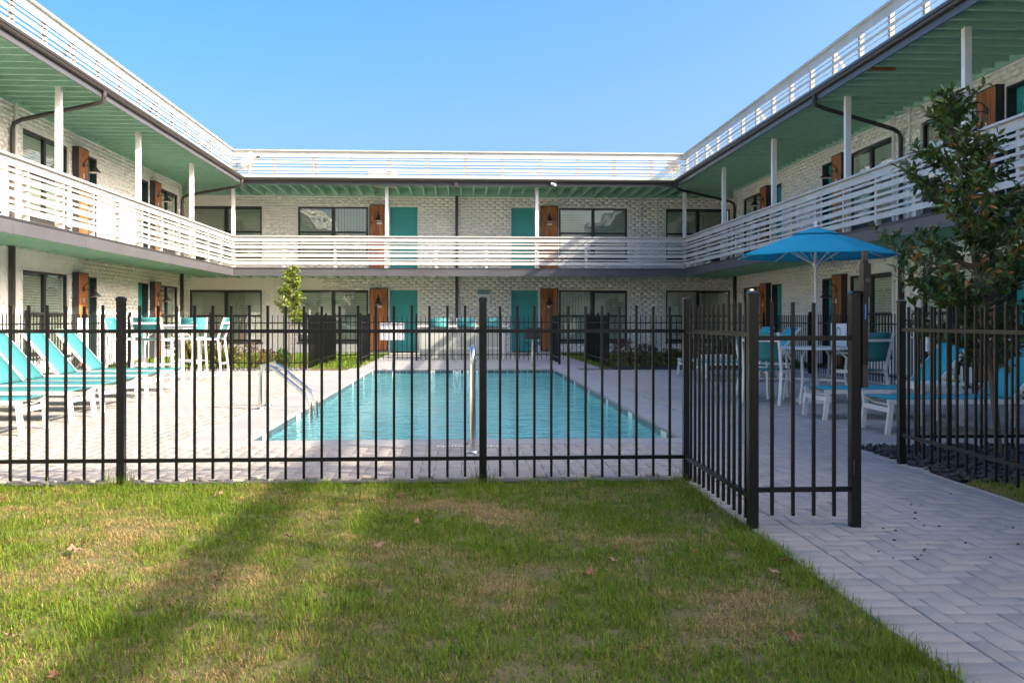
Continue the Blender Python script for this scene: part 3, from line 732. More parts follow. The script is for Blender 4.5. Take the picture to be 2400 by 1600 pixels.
# wall lamps and number plaques
def make_lamp():
    t = empty('wall_lamp', (0, 0, 0))
    MB().lathe([(0, 0), (.062, 0), (.062, .018), (.02, .03), (0, .03)], (0, 0, 0), 16, 'x').build('backplate', LAMPB, t)
    pts = [(.02, 0, .0)] + [(.13 - .115 * math.cos(a), 0, .02 + .12 * math.sin(a)) for a in [math.pi * i / 10 for i in range(0, 11)]] + [(.245, 0, -.02)]
    MB().tube(pts, .011, 8).build('gooseneck', LAMPB, t)
    MB().tube([(.02, 0, -.012), (.235, 0, -.012)], .007, 6).build('arm', LAMPB, t)
    sh = MB().lathe([(.0, .0), (.03, -.0), (.036, -.045), (.05, -.06), (.085, -.10), (.135, -.155), (.135, -.165), (.128, -.165)], (.245, 0, -.01), 20).build('shade', LAMPB, t)
    MB().lathe([(.13, -.1645), (.08, -.11), (.04, -.07), (0, -.06)], (.245, 0, -.01), 20).build('shade_lining', LAMPW, sh)
    return t
lamp0 = make_lamp(); plq0 = empty('number_plaque', (0, 0, 0))
MB().box(0, .008, -.032, .032, -.05, .05).build('plate', SIGNW, plq0); MB().box(.008, .0095, -.018, .018, -.006, .03).build('numeral_patch', SIGNL, plq0)
plq1 = empty('number_plaque', (0, 0, 0))
MB().box(0, .008, -.078, .078, -.032, .032).build('plate', SIGNW, plq1); MB().box(.008, .0095, -.03, .045, -.016, .016).build('numeral_patch', SIGNL, plq1)
RZ = {'left': 0, 'right': math.pi, 'back': -math.pi / 2}
def where(side, p, f):
    fl = 'upper' if f else 'ground'
    u = p[0] if side == 'back' else p[1]
    if side == 'back': s = 'left' if u < 0 else 'right'; return f'beside the {s}-hand door of the far wing, {fl} floor'
    if side == 'left': s = 'nearer' if u < 24.3 else 'farther'; return f'beside the {s} door of the left wing, {fl} floor'
    s = 'nearest' if u < 17 else ('middle' if u < 24.5 else 'farthest'); return f'beside the {s} door of the right wing, {fl} floor'
ul = ur = False
used = {'l': False, 'p': False, 'q': False}
for (side, p, f) in LAMPS:
    if not inframe(*p, 60): continue
    o = lamp0 if not used['l'] else copy_tree(lamp0); used['l'] = True
    o.location = p; o.rotation_euler.z = RZ[side]
    tag(o, 'black gooseneck lamp ' + where(side, p, f), 'lamp', 'gooseneck lamps on the cedar panels')
for (side, p, f) in PLAQUES:
    if not inframe(*p, 60): continue
    k, src = ('q', plq1) if side == 'back' else ('p', plq0)
    o = src if not used[k] else copy_tree(src); used[k] = True
    o.location = p; o.rotation_euler.z = RZ[side]
    tag(o, 'white number plaque ' + where(side, p, f), 'plaque', 'unit number plaques')

# ------------------------------------------------------------------ black picket fences
PK = .12
def post_mesh(h, w=.05):
    key = ('post', h, w)
    if key not in CUBE:
        CUBE[key] = MB().box(-w / 2, w / 2, -w / 2, w / 2, -.05, h).mesh('post', FENCE)
    return CUBE[key]
def cap_mesh(w=.05):
    key = ('cap', w)
    if key not in CUBE:
        q = MB(); c = w / 2 + .003
        q.box(-c, c, -c, c, 0, .018); k = len(q.v)
        q.v += [(-c, -c, .0182), (c, -c, .0182), (c, c, .0182), (-c, c, .0182), (-c * .6, -c * .6, .03), (c * .6, -c * .6, .03), (c * .6, c * .6, .03), (-c * .6, c * .6, .03)]
        for i in range(4): j = (i + 1) % 4; q.f.append((k + i, k + j, k + 4 + j, k + 4 + i))
        q.f.append((k + 4, k + 5, k + 6, k + 7)); CUBE[key] = q.mesh('cap', FENCE)
    return CUBE[key]
def fence(label, p0, p1, posts, h=1.19, rails=(1.02, .16), zb=.03, pk=PK, start=None, group='black picket fences round the pool', name='picket_fence', pw=.05, cat='fence', ps=.0165):
    ax = 0 if abs(p1[0] - p0[0]) > abs(p1[1] - p0[1]) else 1
    a, b = sorted((p0[ax], p1[ax])); k = p0[1 - ax]
    def at(t): return (t, k) if ax == 0 else (k, t)
    root = empty(name, (*at((a + b) / 2), 0), label, cat, group)
    for t in posts:
        o = link('post', post_mesh(h + .03, pw), root, (*at(t), 0)); c = link('cap', cap_mesh(pw), o, (*at(t), h + .0305))
    ts = sorted(posts); segs = [(a, b)] if not ts else [(x, y) for x, y in zip([a] + ts, ts + [b]) if y - x > .08]
    for (x, y) in segs:
        x2 = x + (pw / 2 if x in ts else 0); y2 = y - (pw / 2 if y in ts else 0)
        for rz in rails:
            bb = (x2, y2, k - .0135, k + .0135) if ax == 0 else (k - .0135, k + .0135, x2, y2)
            ubox('rail', FENCE, root, (*bb, rz - .0125, rz + .0125))
        n = max(1, int(round((y - x) / pk))); st = (y - x) / n
        for i in range(1, n):
            t = x + i * st; q = at(t); j = random.uniform(-.0015, .0015); hp = ps / 2
            ubox('picket', FENCE, root, (q[0] - hp + j, q[0] + hp + j, q[1] - hp, q[1] + hp, zb + random.uniform(-.006, .006), h + random.uniform(-.004, .004)))
    return root
FY = 6.51
fence('long black picket fence across the front of the pool, behind the lawn', (-7.1, FY), (1.54, FY), [-7.06, -4.66, -2.26, .144, 1.54])
fence('short black picket fence run coming forward from the front fence corner to the gate', (1.535, 5.0), (1.535, FY - .03), [5.0], pk=.115, pw=.051)
gate = fence('narrow black gate panel standing on the path, with tall latch post', (1.53, 5.0), (2.085, 5.0), [2.085], rails=(1.0, .2), zb=.06, name='pool_gate', cat='gate', pw=.052, pk=.111, group=None)
q = MB(); q.box(2.1125, 2.143, 4.96, 4.995, .86, 1.41).box(2.1126, 2.153, 4.95, 5.005, 1.22, 1.395); q.build('latch_housing', FENCE, gate)
q = MB(); q.box(2.118, 2.142, 4.965, 4.99, 1.4105, 1.462); q.build('latch_knob', LAMPB, gate)
MB().box(2.1125, 2.14, 4.955, 4.99, .74, .86).build('latch_striker', LAMPB, gate)
MB().lathe([(0, -.004), (.011, -.004), (.013, 0)], (2.133, 4.9498, 1.305), 12, 'y').build('keyhole', GUTTER, gate)
q = MB(); q.box(2.124, 2.130, 4.9585, 4.9598, 1.10, 1.18); q.build('blue_lettering', SIGNB, gate)
q = MB(); q.box(2.06, 2.068, 4.955, 4.961, .28, .36); q.build('hinge', LAMPB, gate)
fence('black picket fence along the right edge of the path, beside the gravel', (3.35, 2.4), (3.35, 7.16), [2.44, 4.8, 7.16], pk=.118, rails=(1.02, .22), zb=.09)
fence('black picket fence running right from the path post, behind the large tree', (3.385, 7.2), (7.05, 7.2), [5.6, 7.02], rails=(1.02, .2), zb=.1)
fence('black picket fence beneath the left walkway, behind the loungers', (-7.1, FY + .04), (-7.1, 21.0), [8.9, 11.3, 13.7, 16.1, 18.5, 20.96], pk=.118, ps=.0155)
fence('rear black picket fence left of the pool, behind the bar table', (-7.06, 21.03), (-3.38, 21.03), [-5.4, -3.38])
fence('black picket fence going back from the rear left corner post to the rear gate line', (-3.34, 21.08), (-3.34, 25.6), [22.4, 23.9, 25.56])
rear = fence('rear black picket fence between pool and far wing, in front of the teal door', (-3.3, 25.62), (3.3, 25.62), [-2.45, -1.2, 2.38])
fence('short black picket fence return right of the cedar panel, left side of rear gate', (-2.45, 23.5), (-2.45, 25.58), [23.5])
fence('short black picket fence return near folding chair, right side behind pool', (2.38, 23.3), (2.38, 25.58), [23.3])
fence('black picket fence going back from the rear right corner post beside purple shrubs', (3.36, 21.9), (3.36, 25.6), [21.9, 23.6, 25.56])
fence('rear black picket fence right of the pool, in front of purple shrubs', (3.4, 21.95), (7.06, 21.95), [5.2, 7.0])
fence('black picket fence beneath the right walkway, behind the umbrella table', (7.08, 7.24), (7.08, 21.9), [9.6, 12.0, 14.4, 16.8, 19.2], pk=.118, ps=.0155)

# ------------------------------------------------------------------ furniture
def make_lounger(sl):
    t = empty('sun_lounger', (0, 0, 0)); W = .30; HZ = .335; HX = 1.22; bx, bz = .52, .60
    for s in (-1, 1):
        MB().box(0, HX + .42, s * W - .018 if s > 0 else -W - .018, s * W + .018 if s > 0 else -W + .018, HZ - .045, HZ - .004).build('side_rail', POWDER, t)
        MB().bar((.035, s * W, HZ - .045), (.0, s * (W - .005), 0), .038, .045, (1, 0, 0)).build('leg', POWDER, t)
        MB().bar((HX + .3, s * W, HZ - .045), (HX + .36, s * (W - .005), 0), .038, .045, (1, 0, 0)).build('leg', POWDER, t)
        MB().bar((HX, s * W, HZ), (HX + bx, s * W, HZ + bz), .03, .035).build('back_rail', POWDER, t)
        MB().bar((HX + .22, s * (W - .05), HZ + .27), (HX + .42, s * (W - .05), HZ - .02), .012, .03).build('back_strut', POWDER, t)
    MB().box(.01, .045, -W + .019, W - .019, HZ - .125, HZ - .08).build('foot_bar', POWDER, t)
    MB().tube([(.03, -W + .02, HZ - .02), (.1, -W + .06, HZ - .07), (.1, W - .06, HZ - .07), (.03, W - .02, HZ - .02)], .011, 6).build('stretcher', POWDER, t)
    MB().bar((HX + bx, -W, HZ + bz), (HX + bx, W, HZ + bz), .03, .03).build('head_bar', POWDER, t)
    q = MB(); n = 12                                    # sagging seat sling
    for i in range(n + 1):
        x = .012 + (HX - .012) * i / n; sag = .020 * math.sin(math.pi * i / n)
        q.v += [(x, -W + .012, HZ + .006), (x, 0, HZ + .006 - sag), (x, W - .012, HZ + .006)]
    for i in range(n):
        for j in range(2): a = i * 3 + j; q.f.append((a, a + 3, a + 4, a + 1))
    o = q.build('seat_sling', sl, t, smooth=True); m = o.modifiers.new('thickness', 'SOLIDIFY'); m.thickness = .006
    q = MB(); n = 8
    nx, nz = -bz / math.hypot(bx, bz), bx / math.hypot(bx, bz)
    for i in range(n + 1):
        f = i / n; x = HX + bx * f; z = HZ + bz * f; sag = .02 * math.sin(math.pi * f)
        q.v += [(x + nx * .02, -W + .01, z + nz * .02), (x + nx * (.02 - sag), 0, z + nz * (.02 - sag)), (x + nx * .02, W - .01, z + nz * .02)]
    for i in range(n):
        for j in range(2): a = i * 3 + j; q.f.append((a, a + 3, a + 4, a + 1))
    o = q.build('back_sling', sl, t, smooth=True); m = o.modifiers.new('thickness', 'SOLIDIFY'); m.thickness = .006
    return t
L0 = make_lounger(SLING); LB = make_lounger(SLINGB)
ordw = ['nearest the camera at the left photo edge', 'second from the camera', 'third from the camera', 'fourth from the camera', 'fifth from the camera', 'farthest back, beside the bar table']
for i, (x, y) in enumerate(((-4.16, 9.60), (-4.15, 10.79), (-4.2, 11.82), (-4.28, 12.68), (-4.36, 13.9), (-4.36, 15.06))):
    o = L0 if i == 0 else copy_tree(L0)
    o.location = (x, y, 0); o.rotation_euler.z = math.pi + R(random.uniform(-2, 2))
    tag(o, 'turquoise lounger in the left row, ' + ordw[i], 'lounger', 'turquoise loungers in the left row')
for i, (x, y, rz, lb) in enumerate(((3.94, 10.55, 1, 'blue sling lounger on the right with its foot in front of the umbrella base'), (4.06, 9.25, -1, 'blue sling lounger on the right nearest the camera, partly behind the large tree'),
        (4.25, 17.0, 2, 'blue sling lounger behind the umbrella table, nearer of the two far right loungers'), (4.28, 18.55, 0, 'blue sling lounger farthest back on the right, near the purple shrubs'))):
    o = LB if i == 0 else copy_tree(LB)
    o.location = (x, y, 0); o.rotation_euler.z = R(rz); tag(o, lb, 'lounger', 'blue loungers on the right')
def side_table(x, y, lb):
    t = empty('side_table', (0, 0, 0)); MB().box(-.25, .25, -.25, .25, .41, .435).build('table_top', POWDER, t); MB().box(-.23, .23, -.23, .23, .37, .409).build('apron', POWDER, t)
    for s in (-1, 1):
        for r in (-1, 1): MB().bar((s * .2, r * .2, .37), (s * .22, r * .22, 0), .03, .03).build('leg', POWDER, t)
    t.location = (x, y, 0); t.rotation_euler.z = R(3); tag(t, lb, 'side table', 'low white side tables')
side_table(4.95, 9.92, 'low white side table between the two near right loungers'); side_table(4.75, 17.8, 'low white side table between the two far right loungers')
def chair(name, seat, back, bar, arms):
    t = empty(name, (0, 0, 0)); W = .25
    for s in (-1, 1):                                   # faces +y
        MB().bar((s * W, .22, seat), (s * (W + (.02 if bar else 0)), .26 if bar else .24, 0), .03, .035).build('leg', POWDER, t)
        q = MB(); q.bar((s * W, -.2, seat), (s * (W + (.02 if bar else 0)), -.28, 0), .03, .035); q.build('leg', POWDER, t)
        MB().bar((s * W, -.2, seat - .01), (s * W, -.32, back), .03, .035).build('back_post', POWDER, t)
        MB().bar((s * (W - .002), -.21, seat - .015), (s * (W - .002), .24, seat - .015), .028, .04).build('seat_rail', POWDER, t)
        if arms:
            MB().tube([(s * (W + .02), -.26, seat + .22), (s * (W + .03), .1, seat + .23), (s * (W + .03), .2, seat + .2), (s * (W + .01), .235, seat)], .013, 8).build('arm', POWDER, t)
        if bar: MB().bar((s * (W + .015), -.262, .09), (s * (W + .015), .252, .09), .02, .03).build('sled_bar', POWDER, t)
    MB().bar((-W, .225, seat - .02), (W, .225, seat - .02), .028, .035).build('front_rail', POWDER, t)
    MB().bar((-W, -.3, back - .1), (W, -.3, back - .1), .02, .035).build('back_bar', POWDER, t)
    if bar:
        MB().bar((-W - .01, .25, .31), (W + .01, .25, .31), .025, .035).build('footrest', POWDER, t); MB().bar((-W - .01, -.26, .31), (W + .01, -.26, .31), .02, .03).build('stretcher', POWDER, t)
    else: MB().bar((-W, -.1, seat - .12), (W, .1, seat - .12), .018, .018).build('stretcher', POWDER, t)
    q = MB(); n = 6
    for i in range(n + 1):
        y = -.2 + .43 * i / n; sg = .022 * math.sin(math.pi * i / n); q.v += [(-W + .012, y, seat + .01), (0, y, seat + .01 - sg), (W - .012, y, seat + .01)]
    for i in range(n):
        for j in range(2): a = i * 3 + j; q.f.append((a, a + 1, a + 4, a + 3))
    o = q.build('seat_sling', SLING, t, smooth=True); o.modifiers.new('thickness', 'SOLIDIFY').thickness = .006
    q = MB()
    for i in range(n + 1):
        f = i / n; zb = seat + .12; z = zb + (back - zb - .0) * f; y = -.2 - .12 * (z - seat) / (back - seat) + .012
        q.v += [(-W + .012, y, z), (0, y - .02, z), (W - .012, y, z)]
    for i in range(n):
        for j in range(2): a = i * 3 + j; q.f.append((a, a + 1, a + 4, a + 3))
    o = q.build('back_sling', SLING, t, smooth=True); o.modifiers.new('thickness', 'SOLIDIFY').thickness = .006
    return t
S0 = chair('bar_stool', .76, 1.13, True, False)
for i, (x, y, rz, lb) in enumerate(((-5.35, 16.95, 0, 'turquoise bar stool with its back to the camera, in front of the bar table'), (-5.18, 18.55, 180, 'turquoise bar stool facing the camera behind the bar table'),
        (-4.55, 17.65, 90, 'turquoise bar stool on the right end of the bar table, seen from the side'), (-6.05, 17.7, -90, 'turquoise bar stool on the left end of the bar table, beside the fence post'),
        (-.62, 26.35, 180, 'leftmost of the three bar stools at the outdoor counter behind the rear fence'), (.12, 26.35, 180, 'middle of the three bar stools at the outdoor counter behind the rear fence'), (.86, 26.35, 180, 'rightmost of the three bar stools at the outdoor counter behind the rear fence'))):
    o = S0 if i == 0 else copy_tree(S0)
    o.location = (x, y, 0); o.rotation_euler.z = R(rz + (random.uniform(-6, 6) if i < 4 else 0)); tag(o, lb, 'bar stool', 'bar stools')
t = empty('bar_table', (-5.3, 17.72, 0), 'tall white square bar table among turquoise bar stools', 'table')
MB().box(-5.7, -4.9, 17.32, 18.12, .975, 1.0).build('table_top', POWDER, t); MB().box(-5.66, -4.94, 17.36, 18.08, .93, .974).build('apron', POWDER, t)
for s in (-1, 1):
    for r in (-1, 1):
        MB().bar((-5.3 + s * .33, 17.72 + r * .33, .93), (-5.3 + s * .35, 17.72 + r * .35, 0), .045, .045).build('leg', POWDER, t)
        MB().tube([(-5.3 + s * .33, 17.72 + r * .33, .62), (-5.3 + s * .28, 17.72 + r * .28, .8), (-5.3 + s * .14, 17.72 + r * .14, .93)], .014, 6).build('curved_brace', POWDER, t)
t = empty('bar_counter', (.05, 27.6, 0), 'pale green-grey outdoor counter behind the three stools at the far wall', 'counter')
MB().box(-1.18, 1.25, 27.2, 27.95, -.03, .88).build('counter_body', STUCCO, t); MB().box(-1.25, 1.32, 27.12, 28.0, .881, .93).build('counter_top', POWDER, t)
# umbrella table set
UX, UY = 4.70, 12.53
t = empty('patio_table', (UX, UY, 0), 'round white patio table under the blue umbrella', 'table')
MB().lathe([(.02, .705), (.52, .705), (.53, .712), (.53, .728), (.52, .735), (.03, .735)], (UX, UY, 0), 32).build('table_top', POWDER, t)
for i in range(4):
    a = math.pi / 4 + i * math.pi / 2; c, s = math.cos(a), math.sin(a)
    MB().tube([(UX + c * .46, UY + s * .46, 0), (UX + c * .4, UY + s * .4, .35), (UX + c * .42, UY + s * .42, .6), (UX + c * .3, UY + s * .3, .705)], .018, 8).build('leg', POWDER, t)
    MB().bar((UX + c * .41, UY + s * .41, .3), (UX + c * .05, UY + s * .05, .3), .018, .03).build('stretcher', POWDER, t)
u = empty('umbrella', (UX, UY, 0), 'blue market umbrella with white pole standing through the patio table', 'umbrella')
MB().tube([(UX, UY, .05), (UX, UY, 2.33)], .021, 12).build('pole', POWDER, u)
MB().lathe([(0, 0), (.26, 0), (.26, .03), (.2, .10), (.06, .15), (.06, .32), (.03, .33)], (UX, UY, 0), 28).build('base', POWDER, u)
def canopy(r, zr, za, n=8, seg=5, rot=R(11), r0=0.0, val=.05):
    q = MB(); m = 6
    for k in range(seg + 1):
        f = k / seg; rr = r0 + (r - r0) * f; z = za + (zr - za) * (f ** 1.12)
        for i in range(n):
            for j in range(m):
                g_ = j / m; a0 = rot + 2 * math.pi * i / n; a1 = rot + 2 * math.pi * (i + 1) / n
                x = rr * ((1 - g_) * math.cos(a0) + g_ * math.cos(a1)); y = rr * ((1 - g_) * math.sin(a0) + g_ * math.sin(a1))
                dip = 4 * g_ * (1 - g_) * val * f
                q.v.append((UX + x * (1 - .3 * dip * (k == seg)), UY + y * (1 - .3 * dip * (k == seg)), z - dip * .55 * (1 if k < seg else .2)))
    N = n * m
    for k in range(seg):
        for i in range(N): q.f.append((k * N + i, k * N + (i + 1) % N, (k + 1) * N + (i + 1) % N, (k + 1) * N + i))
    return q
o = canopy(1.07, 1.93, 2.245, r0=.17).build('canopy', CANOPY, u, smooth=True); o.modifiers.new('thickness', 'SOLIDIFY').thickness = .004
o = canopy(.31, 2.225, 2.315, r0=.02, seg=3).build('vent', CANOPY, u, smooth=True); o.modifiers.new('thickness', 'SOLIDIFY').thickness = .004
MB().lathe([(0, 2.31), (.025, 2.315), (.03, 2.335), (.018, 2.35), (.03, 2.372), (.026, 2.395), (0, 2.41)], (UX, UY, 0), 14).build('finial', POWDER, u)
MB().lathe([(.022, 1.80), (.045, 1.80), (.045, 1.86), (.022, 1.86)], (UX, UY, 0), 14).build('runner', POWDER, u)
for i in range(8):
    a = R(11) + i * math.pi / 4; c, s = math.cos(a), math.sin(a)
    MB().tube([(UX + c * .02, UY + s * .02, 2.26), (UX + c * .6, UY + s * .6, 2.075), (UX + c * 1.06, UY + s * 1.06, 1.925)], .007, 6).build('rib', POWDER, u)
    MB().tube([(UX + c * .04, UY + s * .04, 1.83), (UX + c * .5, UY + s * .5, 2.10)], .006, 6).build('strut', POWDER, u)
    MB().tube([(UX + c * 1.05, UY + s * 1.05, 1.925), (UX + c * 1.055, UY + s * 1.055, 1.87)], .004, 4).build('tie_strap', CANOPY, u)
C0 = chair('patio_chair', .44, .93, False, True)
for i, (x, y, rz, lb) in enumerate(((4.02, 12.42, -38, 'turquoise patio chair seen from behind, left of the umbrella pole'), (5.18, 12.25, 28, 'turquoise patio chair seen from behind, right of the umbrella pole by the gate latch'),
                                    (4.25, 13.35, -140, 'turquoise patio chair on the far side of the umbrella table'))):
    o = C0 if i == 0 else copy_tree(C0)
    o.location = (x, y, 0); o.rotation_euler.z = R(rz); tag(o, lb, 'chair', 'patio chairs round the umbrella table')
t = empty('folding_chair', (2.15, 28.9, 0), 'dark folding camp chair in front of the right-hand cedar panel', 'chair')
for s in (-1, 1):
    MB().bar((2.15 + s * .22, 28.75, 0), (2.15 - s * .22, 28.75, .42), .018, .018).build('leg', LAMPB, t); MB().bar((2.15 + s * .22, 29.1, 0), (2.15 - s * .22, 29.1, .42), .018, .018).build('leg', LAMPB, t)
    MB().bar((2.15 + s * .22, 29.1, .3), (2.15 + s * .23, 29.18, .85), .02, .02).build('back_post', LAMPB, t); MB().bar((2.15 + s * .24, 28.75, .6), (2.15 + s * .24, 29.12, .6), .02, .03).build('arm', LAMPB, t)
MB().box(1.93, 2.37, 28.76, 29.1, .40, .415).build('seat', DARK, t); MB().box(1.93, 2.37, 29.13, 29.145, .5, .84).build('backrest', DARK, t)
# handrails
def rail_thing(lb, paths, r=.024, flange=()):
    p0 = paths[0][0]; t = empty('pool_handrail', (p0[0], p0[1], 0), lb, 'handrail', 'stainless pool handrails')
    for p in paths:
        pts = [Vector(q) for q in p]; fine = []
        for i in range(len(pts)):                       # rounded corners
            if i in (0, len(pts) - 1): fine.append(pts[i]); continue
            a = pts[i] + (pts[i - 1] - pts[i]).normalized() * .13; b = pts[i] + (pts[i + 1] - pts[i]).normalized() * .13
            for k in range(7): f = k / 6; fine.append(a * (1 - f) ** 2 + pts[i] * 2 * f * (1 - f) + b * f * f)
        MB().tube(fine, r, 12).build('tube', STEEL, t)
    for (x, y) in flange: MB().lathe([(.025, .02), (.055, .015), (.06, .0065)], (x, y, 0), 16).build('flange', STEEL, t)
rail_thing('pair of bent stainless handrails entering the pool on its left side', [[(-2.47, 11.93, 0), (-2.47, 11.93, .52), (-2.35, 11.86, .55), (-1.80, 11.55, .16), (-1.78, 11.54, -.6)], [(-2.47, 12.36, 0), (-2.47, 12.36, .52), (-2.35, 12.29, .55), (-1.80, 11.98, .16), (-1.78, 11.97, -.6)]], flange=((-2.47, 11.93), (-2.47, 12.36)))
rail_thing('single upright stainless handrail at the near end of the pool beside the fence post', [[(.09, 7.94, 0), (.09, 7.94, .86), (.10, 8.35, .86), (.12, 9.7, .2), (.12, 9.72, -.5)]], flange=((.09, 7.94),))
rail_thing('stainless grab rail at the far right end of the pool', [[(1.62, 22.0, 0), (1.62, 22.0, .62), (1.60, 21.5, .62), (1.58, 20.9, -.05), (1.58, 20.9, -.5)]], .02)
rail_thing('stainless grab rail at the far left end of the pool', [[(-1.52, 21.9, 0), (-1.52, 21.9, .42), (-1.51, 21.5, .42), (-1.50, 20.9, -.1), (-1.5, 20.9, -.5)]], .02)

# ------------------------------------------------------------------ signs
t = empty('grill_sign', (.74, WALLY - .02, 1.6), 'white rules sign with teal heading on the far wall right of the downpipe', 'sign')
MB().box(.52, .95, WALLY - .05, WALLY - .022, 1.50, 2.09).build('board', SIGNW, t); MB().box(.53, .94, WALLY - .054, WALLY - .0505, 1.94, 2.08).build('heading', SIGNT, t)
o = link('lettering', text_mesh('GRILL RULES', .078, SIGNW), t, (.735, WALLY - .057, 2.01)); o.rotation_euler = (R(90), 0, 0)
q = MB()
for i in range(9): q.box(.57, .57 + .33 * random.uniform(.6, 1), WALLY - .0535, WALLY - .0505, 1.88 - i * .038, 1.888 - i * .038)
q.build('small_print', SIGNL, t)
t = empty('gate_sign', (-1.85, 25.56, .6), 'blank-backed white sign hung on the rear gate in front of the teal door', 'sign')
MB().box(-2.17, -1.52, 25.66, 25.675, .55, 1.02).build('board', SIGNW, t)
for i in range(4): MB().box(-2.13 + i * .155, -2.02 + i * .155, 25.655, 25.659, .57, .83).build('panel_shadow', SIGNW, t) if False else None
def fence_sign(x, y, z0, z1, w, face, head, lb):
    t = empty('rules_sign', (x, y, z0), lb, 'sign'); e = .008 * face
    MB().box(*sorted((x, x + e)), y - w / 2, y + w / 2, z0, z1).build('board', SIGNW, t)
    if head == 'ring':
        q = MB(); zc = z1 - .17; xx = x + e + .002 * face
        for i in range(24):
            a0, a1 = 2 * math.pi * i / 24, 2 * math.pi * (i + 1) / 24
            q.bar((xx, y + .1 * math.cos(a0), zc + .1 * math.sin(a0)), (xx, y + .1 * math.cos(a1), zc + .1 * math.sin(a1)), .022, .002, (1, 0, 0))
        q.build('blue_ring', SIGNB, t)
    else: MB().box(*sorted((x + e, x + e + .003 * face)), y - w / 2 + .02, y + w / 2 - .02, z1 - .12, z1 - .02).build('heading', SIGNL, t)
    q = MB()
    for i in range(8): zz = z1 - .34 - i * .035; q.box(*sorted((x + e, x + e + .002 * face)), y - w * .38, y + w * random.uniform(.1, .38), zz, zz + .008)
    q.build('small_print', SIGNL, t)
fence_sign(-7.06, 18.3, .46, 1.12, .5, 1, 'bar', 'white rules sign with pale blue heading on the left fence behind the loungers')
fence_sign(7.04, 17.6, .55, 1.02, .75, -1, 'ring', 'white pool rules sign with blue ring on the right fence behind the patio table')
# pool pole on the right fence
t = empty('skimmer_pole', (6.98, 12.9, .8), 'long tan pool pole hung along the right fence behind the tree', 'pole')
MB().tube([(6.99, 10.4, .84), (6.99, 14.7, .82)], .018, 8).build('shaft', TANPOLE, t); MB().box(6.95, 6.99, 14.0, 14.06, .62, 1.12).build('hook', SIGNW, t)
t = empty('bucket', (6.6, 12.75, 0), 'small yellow bucket on the paving behind the near right loungers', 'bucket')
MB().lathe([(0, .01), (.11, .01), (.13, .27), (.135, .28), (.125, .28), (.105, .02)], (6.6, 12.75, 0), 16).build('pail', YELLOW, t)
MB().tube([(6.6 + .13 * math.cos(a), 12.75, .27 + .12 * math.sin(a)) for a in [math.pi * i / 8 for i in range(9)]], .005, 5).build('handle', STEEL, t)

# ------------------------------------------------------------------ things on the roof
def dish(x, y, z, rz, sc, lb):
    t = empty('satellite_dish', (0, 0, 0)); prof = [(0, 0)] + [(.36 * i / 8, .10 * (i / 8) ** 2) for i in range(1, 9)] + [(.37, .105)]
    o = MB().lathe(prof, (0, 0, 0), 28).build('reflector', ACM, t); o.rotation_euler = (R(-62), 0, 0); o.location = (0, 0, .45)
    MB().tube([(0, 0, .45), (0, .06, .3), (0, .06, -.4)], .022, 8).build('mast', ACM, t); MB().tube([(0, -.05, .25), (0, -.3, .42), (0, -.42, .60)], .012, 6).build('feed_arm', ACM, t)
    MB().box(-.05, .05, -.47, -.39, .56, .64).build('feed_horn', LAMPB, t)
    t.location = (x, y, z); t.rotation_euler.z = R(rz); t.scale = (sc,) * 3; tag(t, lb, 'dish', 'satellite dishes on the roof edge')
dish(-6.5, 29.95, 5.58, 55, .8, 'large satellite dish at the left end of the far roof railing'); dish(6.75, 30.55, 5.72, -40, .62, 'satellite dish in the right corner of the far roof railing')
t = empty('rooftop_unit', (-2.55, 31.6, ET), 'beige rooftop air conditioning unit behind the far roof railing', 'air conditioner')
MB().box(-3.0, -2.15, 31.3, 31.95, ET, ET + .42).build('housing', ACM, t); MB().box(-3.03, -2.12, 31.27, 31.98, ET + .421, ET + .45).build('lid', ACM, t)
for i in range(2): MB().box(-2.92 + i * .13, -2.82 + i * .13, 31.285, 31.299, ET + .02, ET + .34).build('louvre', DARK, t)
MB().lathe([(.13, -.002), (.16, -.012), (.16, 0)], (-2.42, 31.298, ET + .2), 20, 'y').build('fan_ring', LAMPB, t)
t = empty('vent_pipe', (2.6, 31.0, ET), 'small capped metal vent on the far roof above the right door', 'vent')
MB().tube([(2.6, 31, ET - .02), (2.6, 31, ET + .16)], .06, 12).build('stack', STEEL, t); MB().lathe([(0, .24), (.10, .19), (.11, .16), (.06, .16)], (2.6, 31, ET), 16).build('cowl', ACM, t)
t = empty('security_camera', (2.83, RY - .38, EB + .08), 'small white security camera on the far eave fascia', 'camera')
MB().tube([(2.83, RY - .37, EB + .08), (2.83, RY - .46, EB + .06)], .012, 6).build('bracket', SIGNW, t); MB().tube([(2.77, RY - .46, EB + .08), (2.90, RY - .52, EB + .02)], .04, 10).build('housing', SIGNW, t)

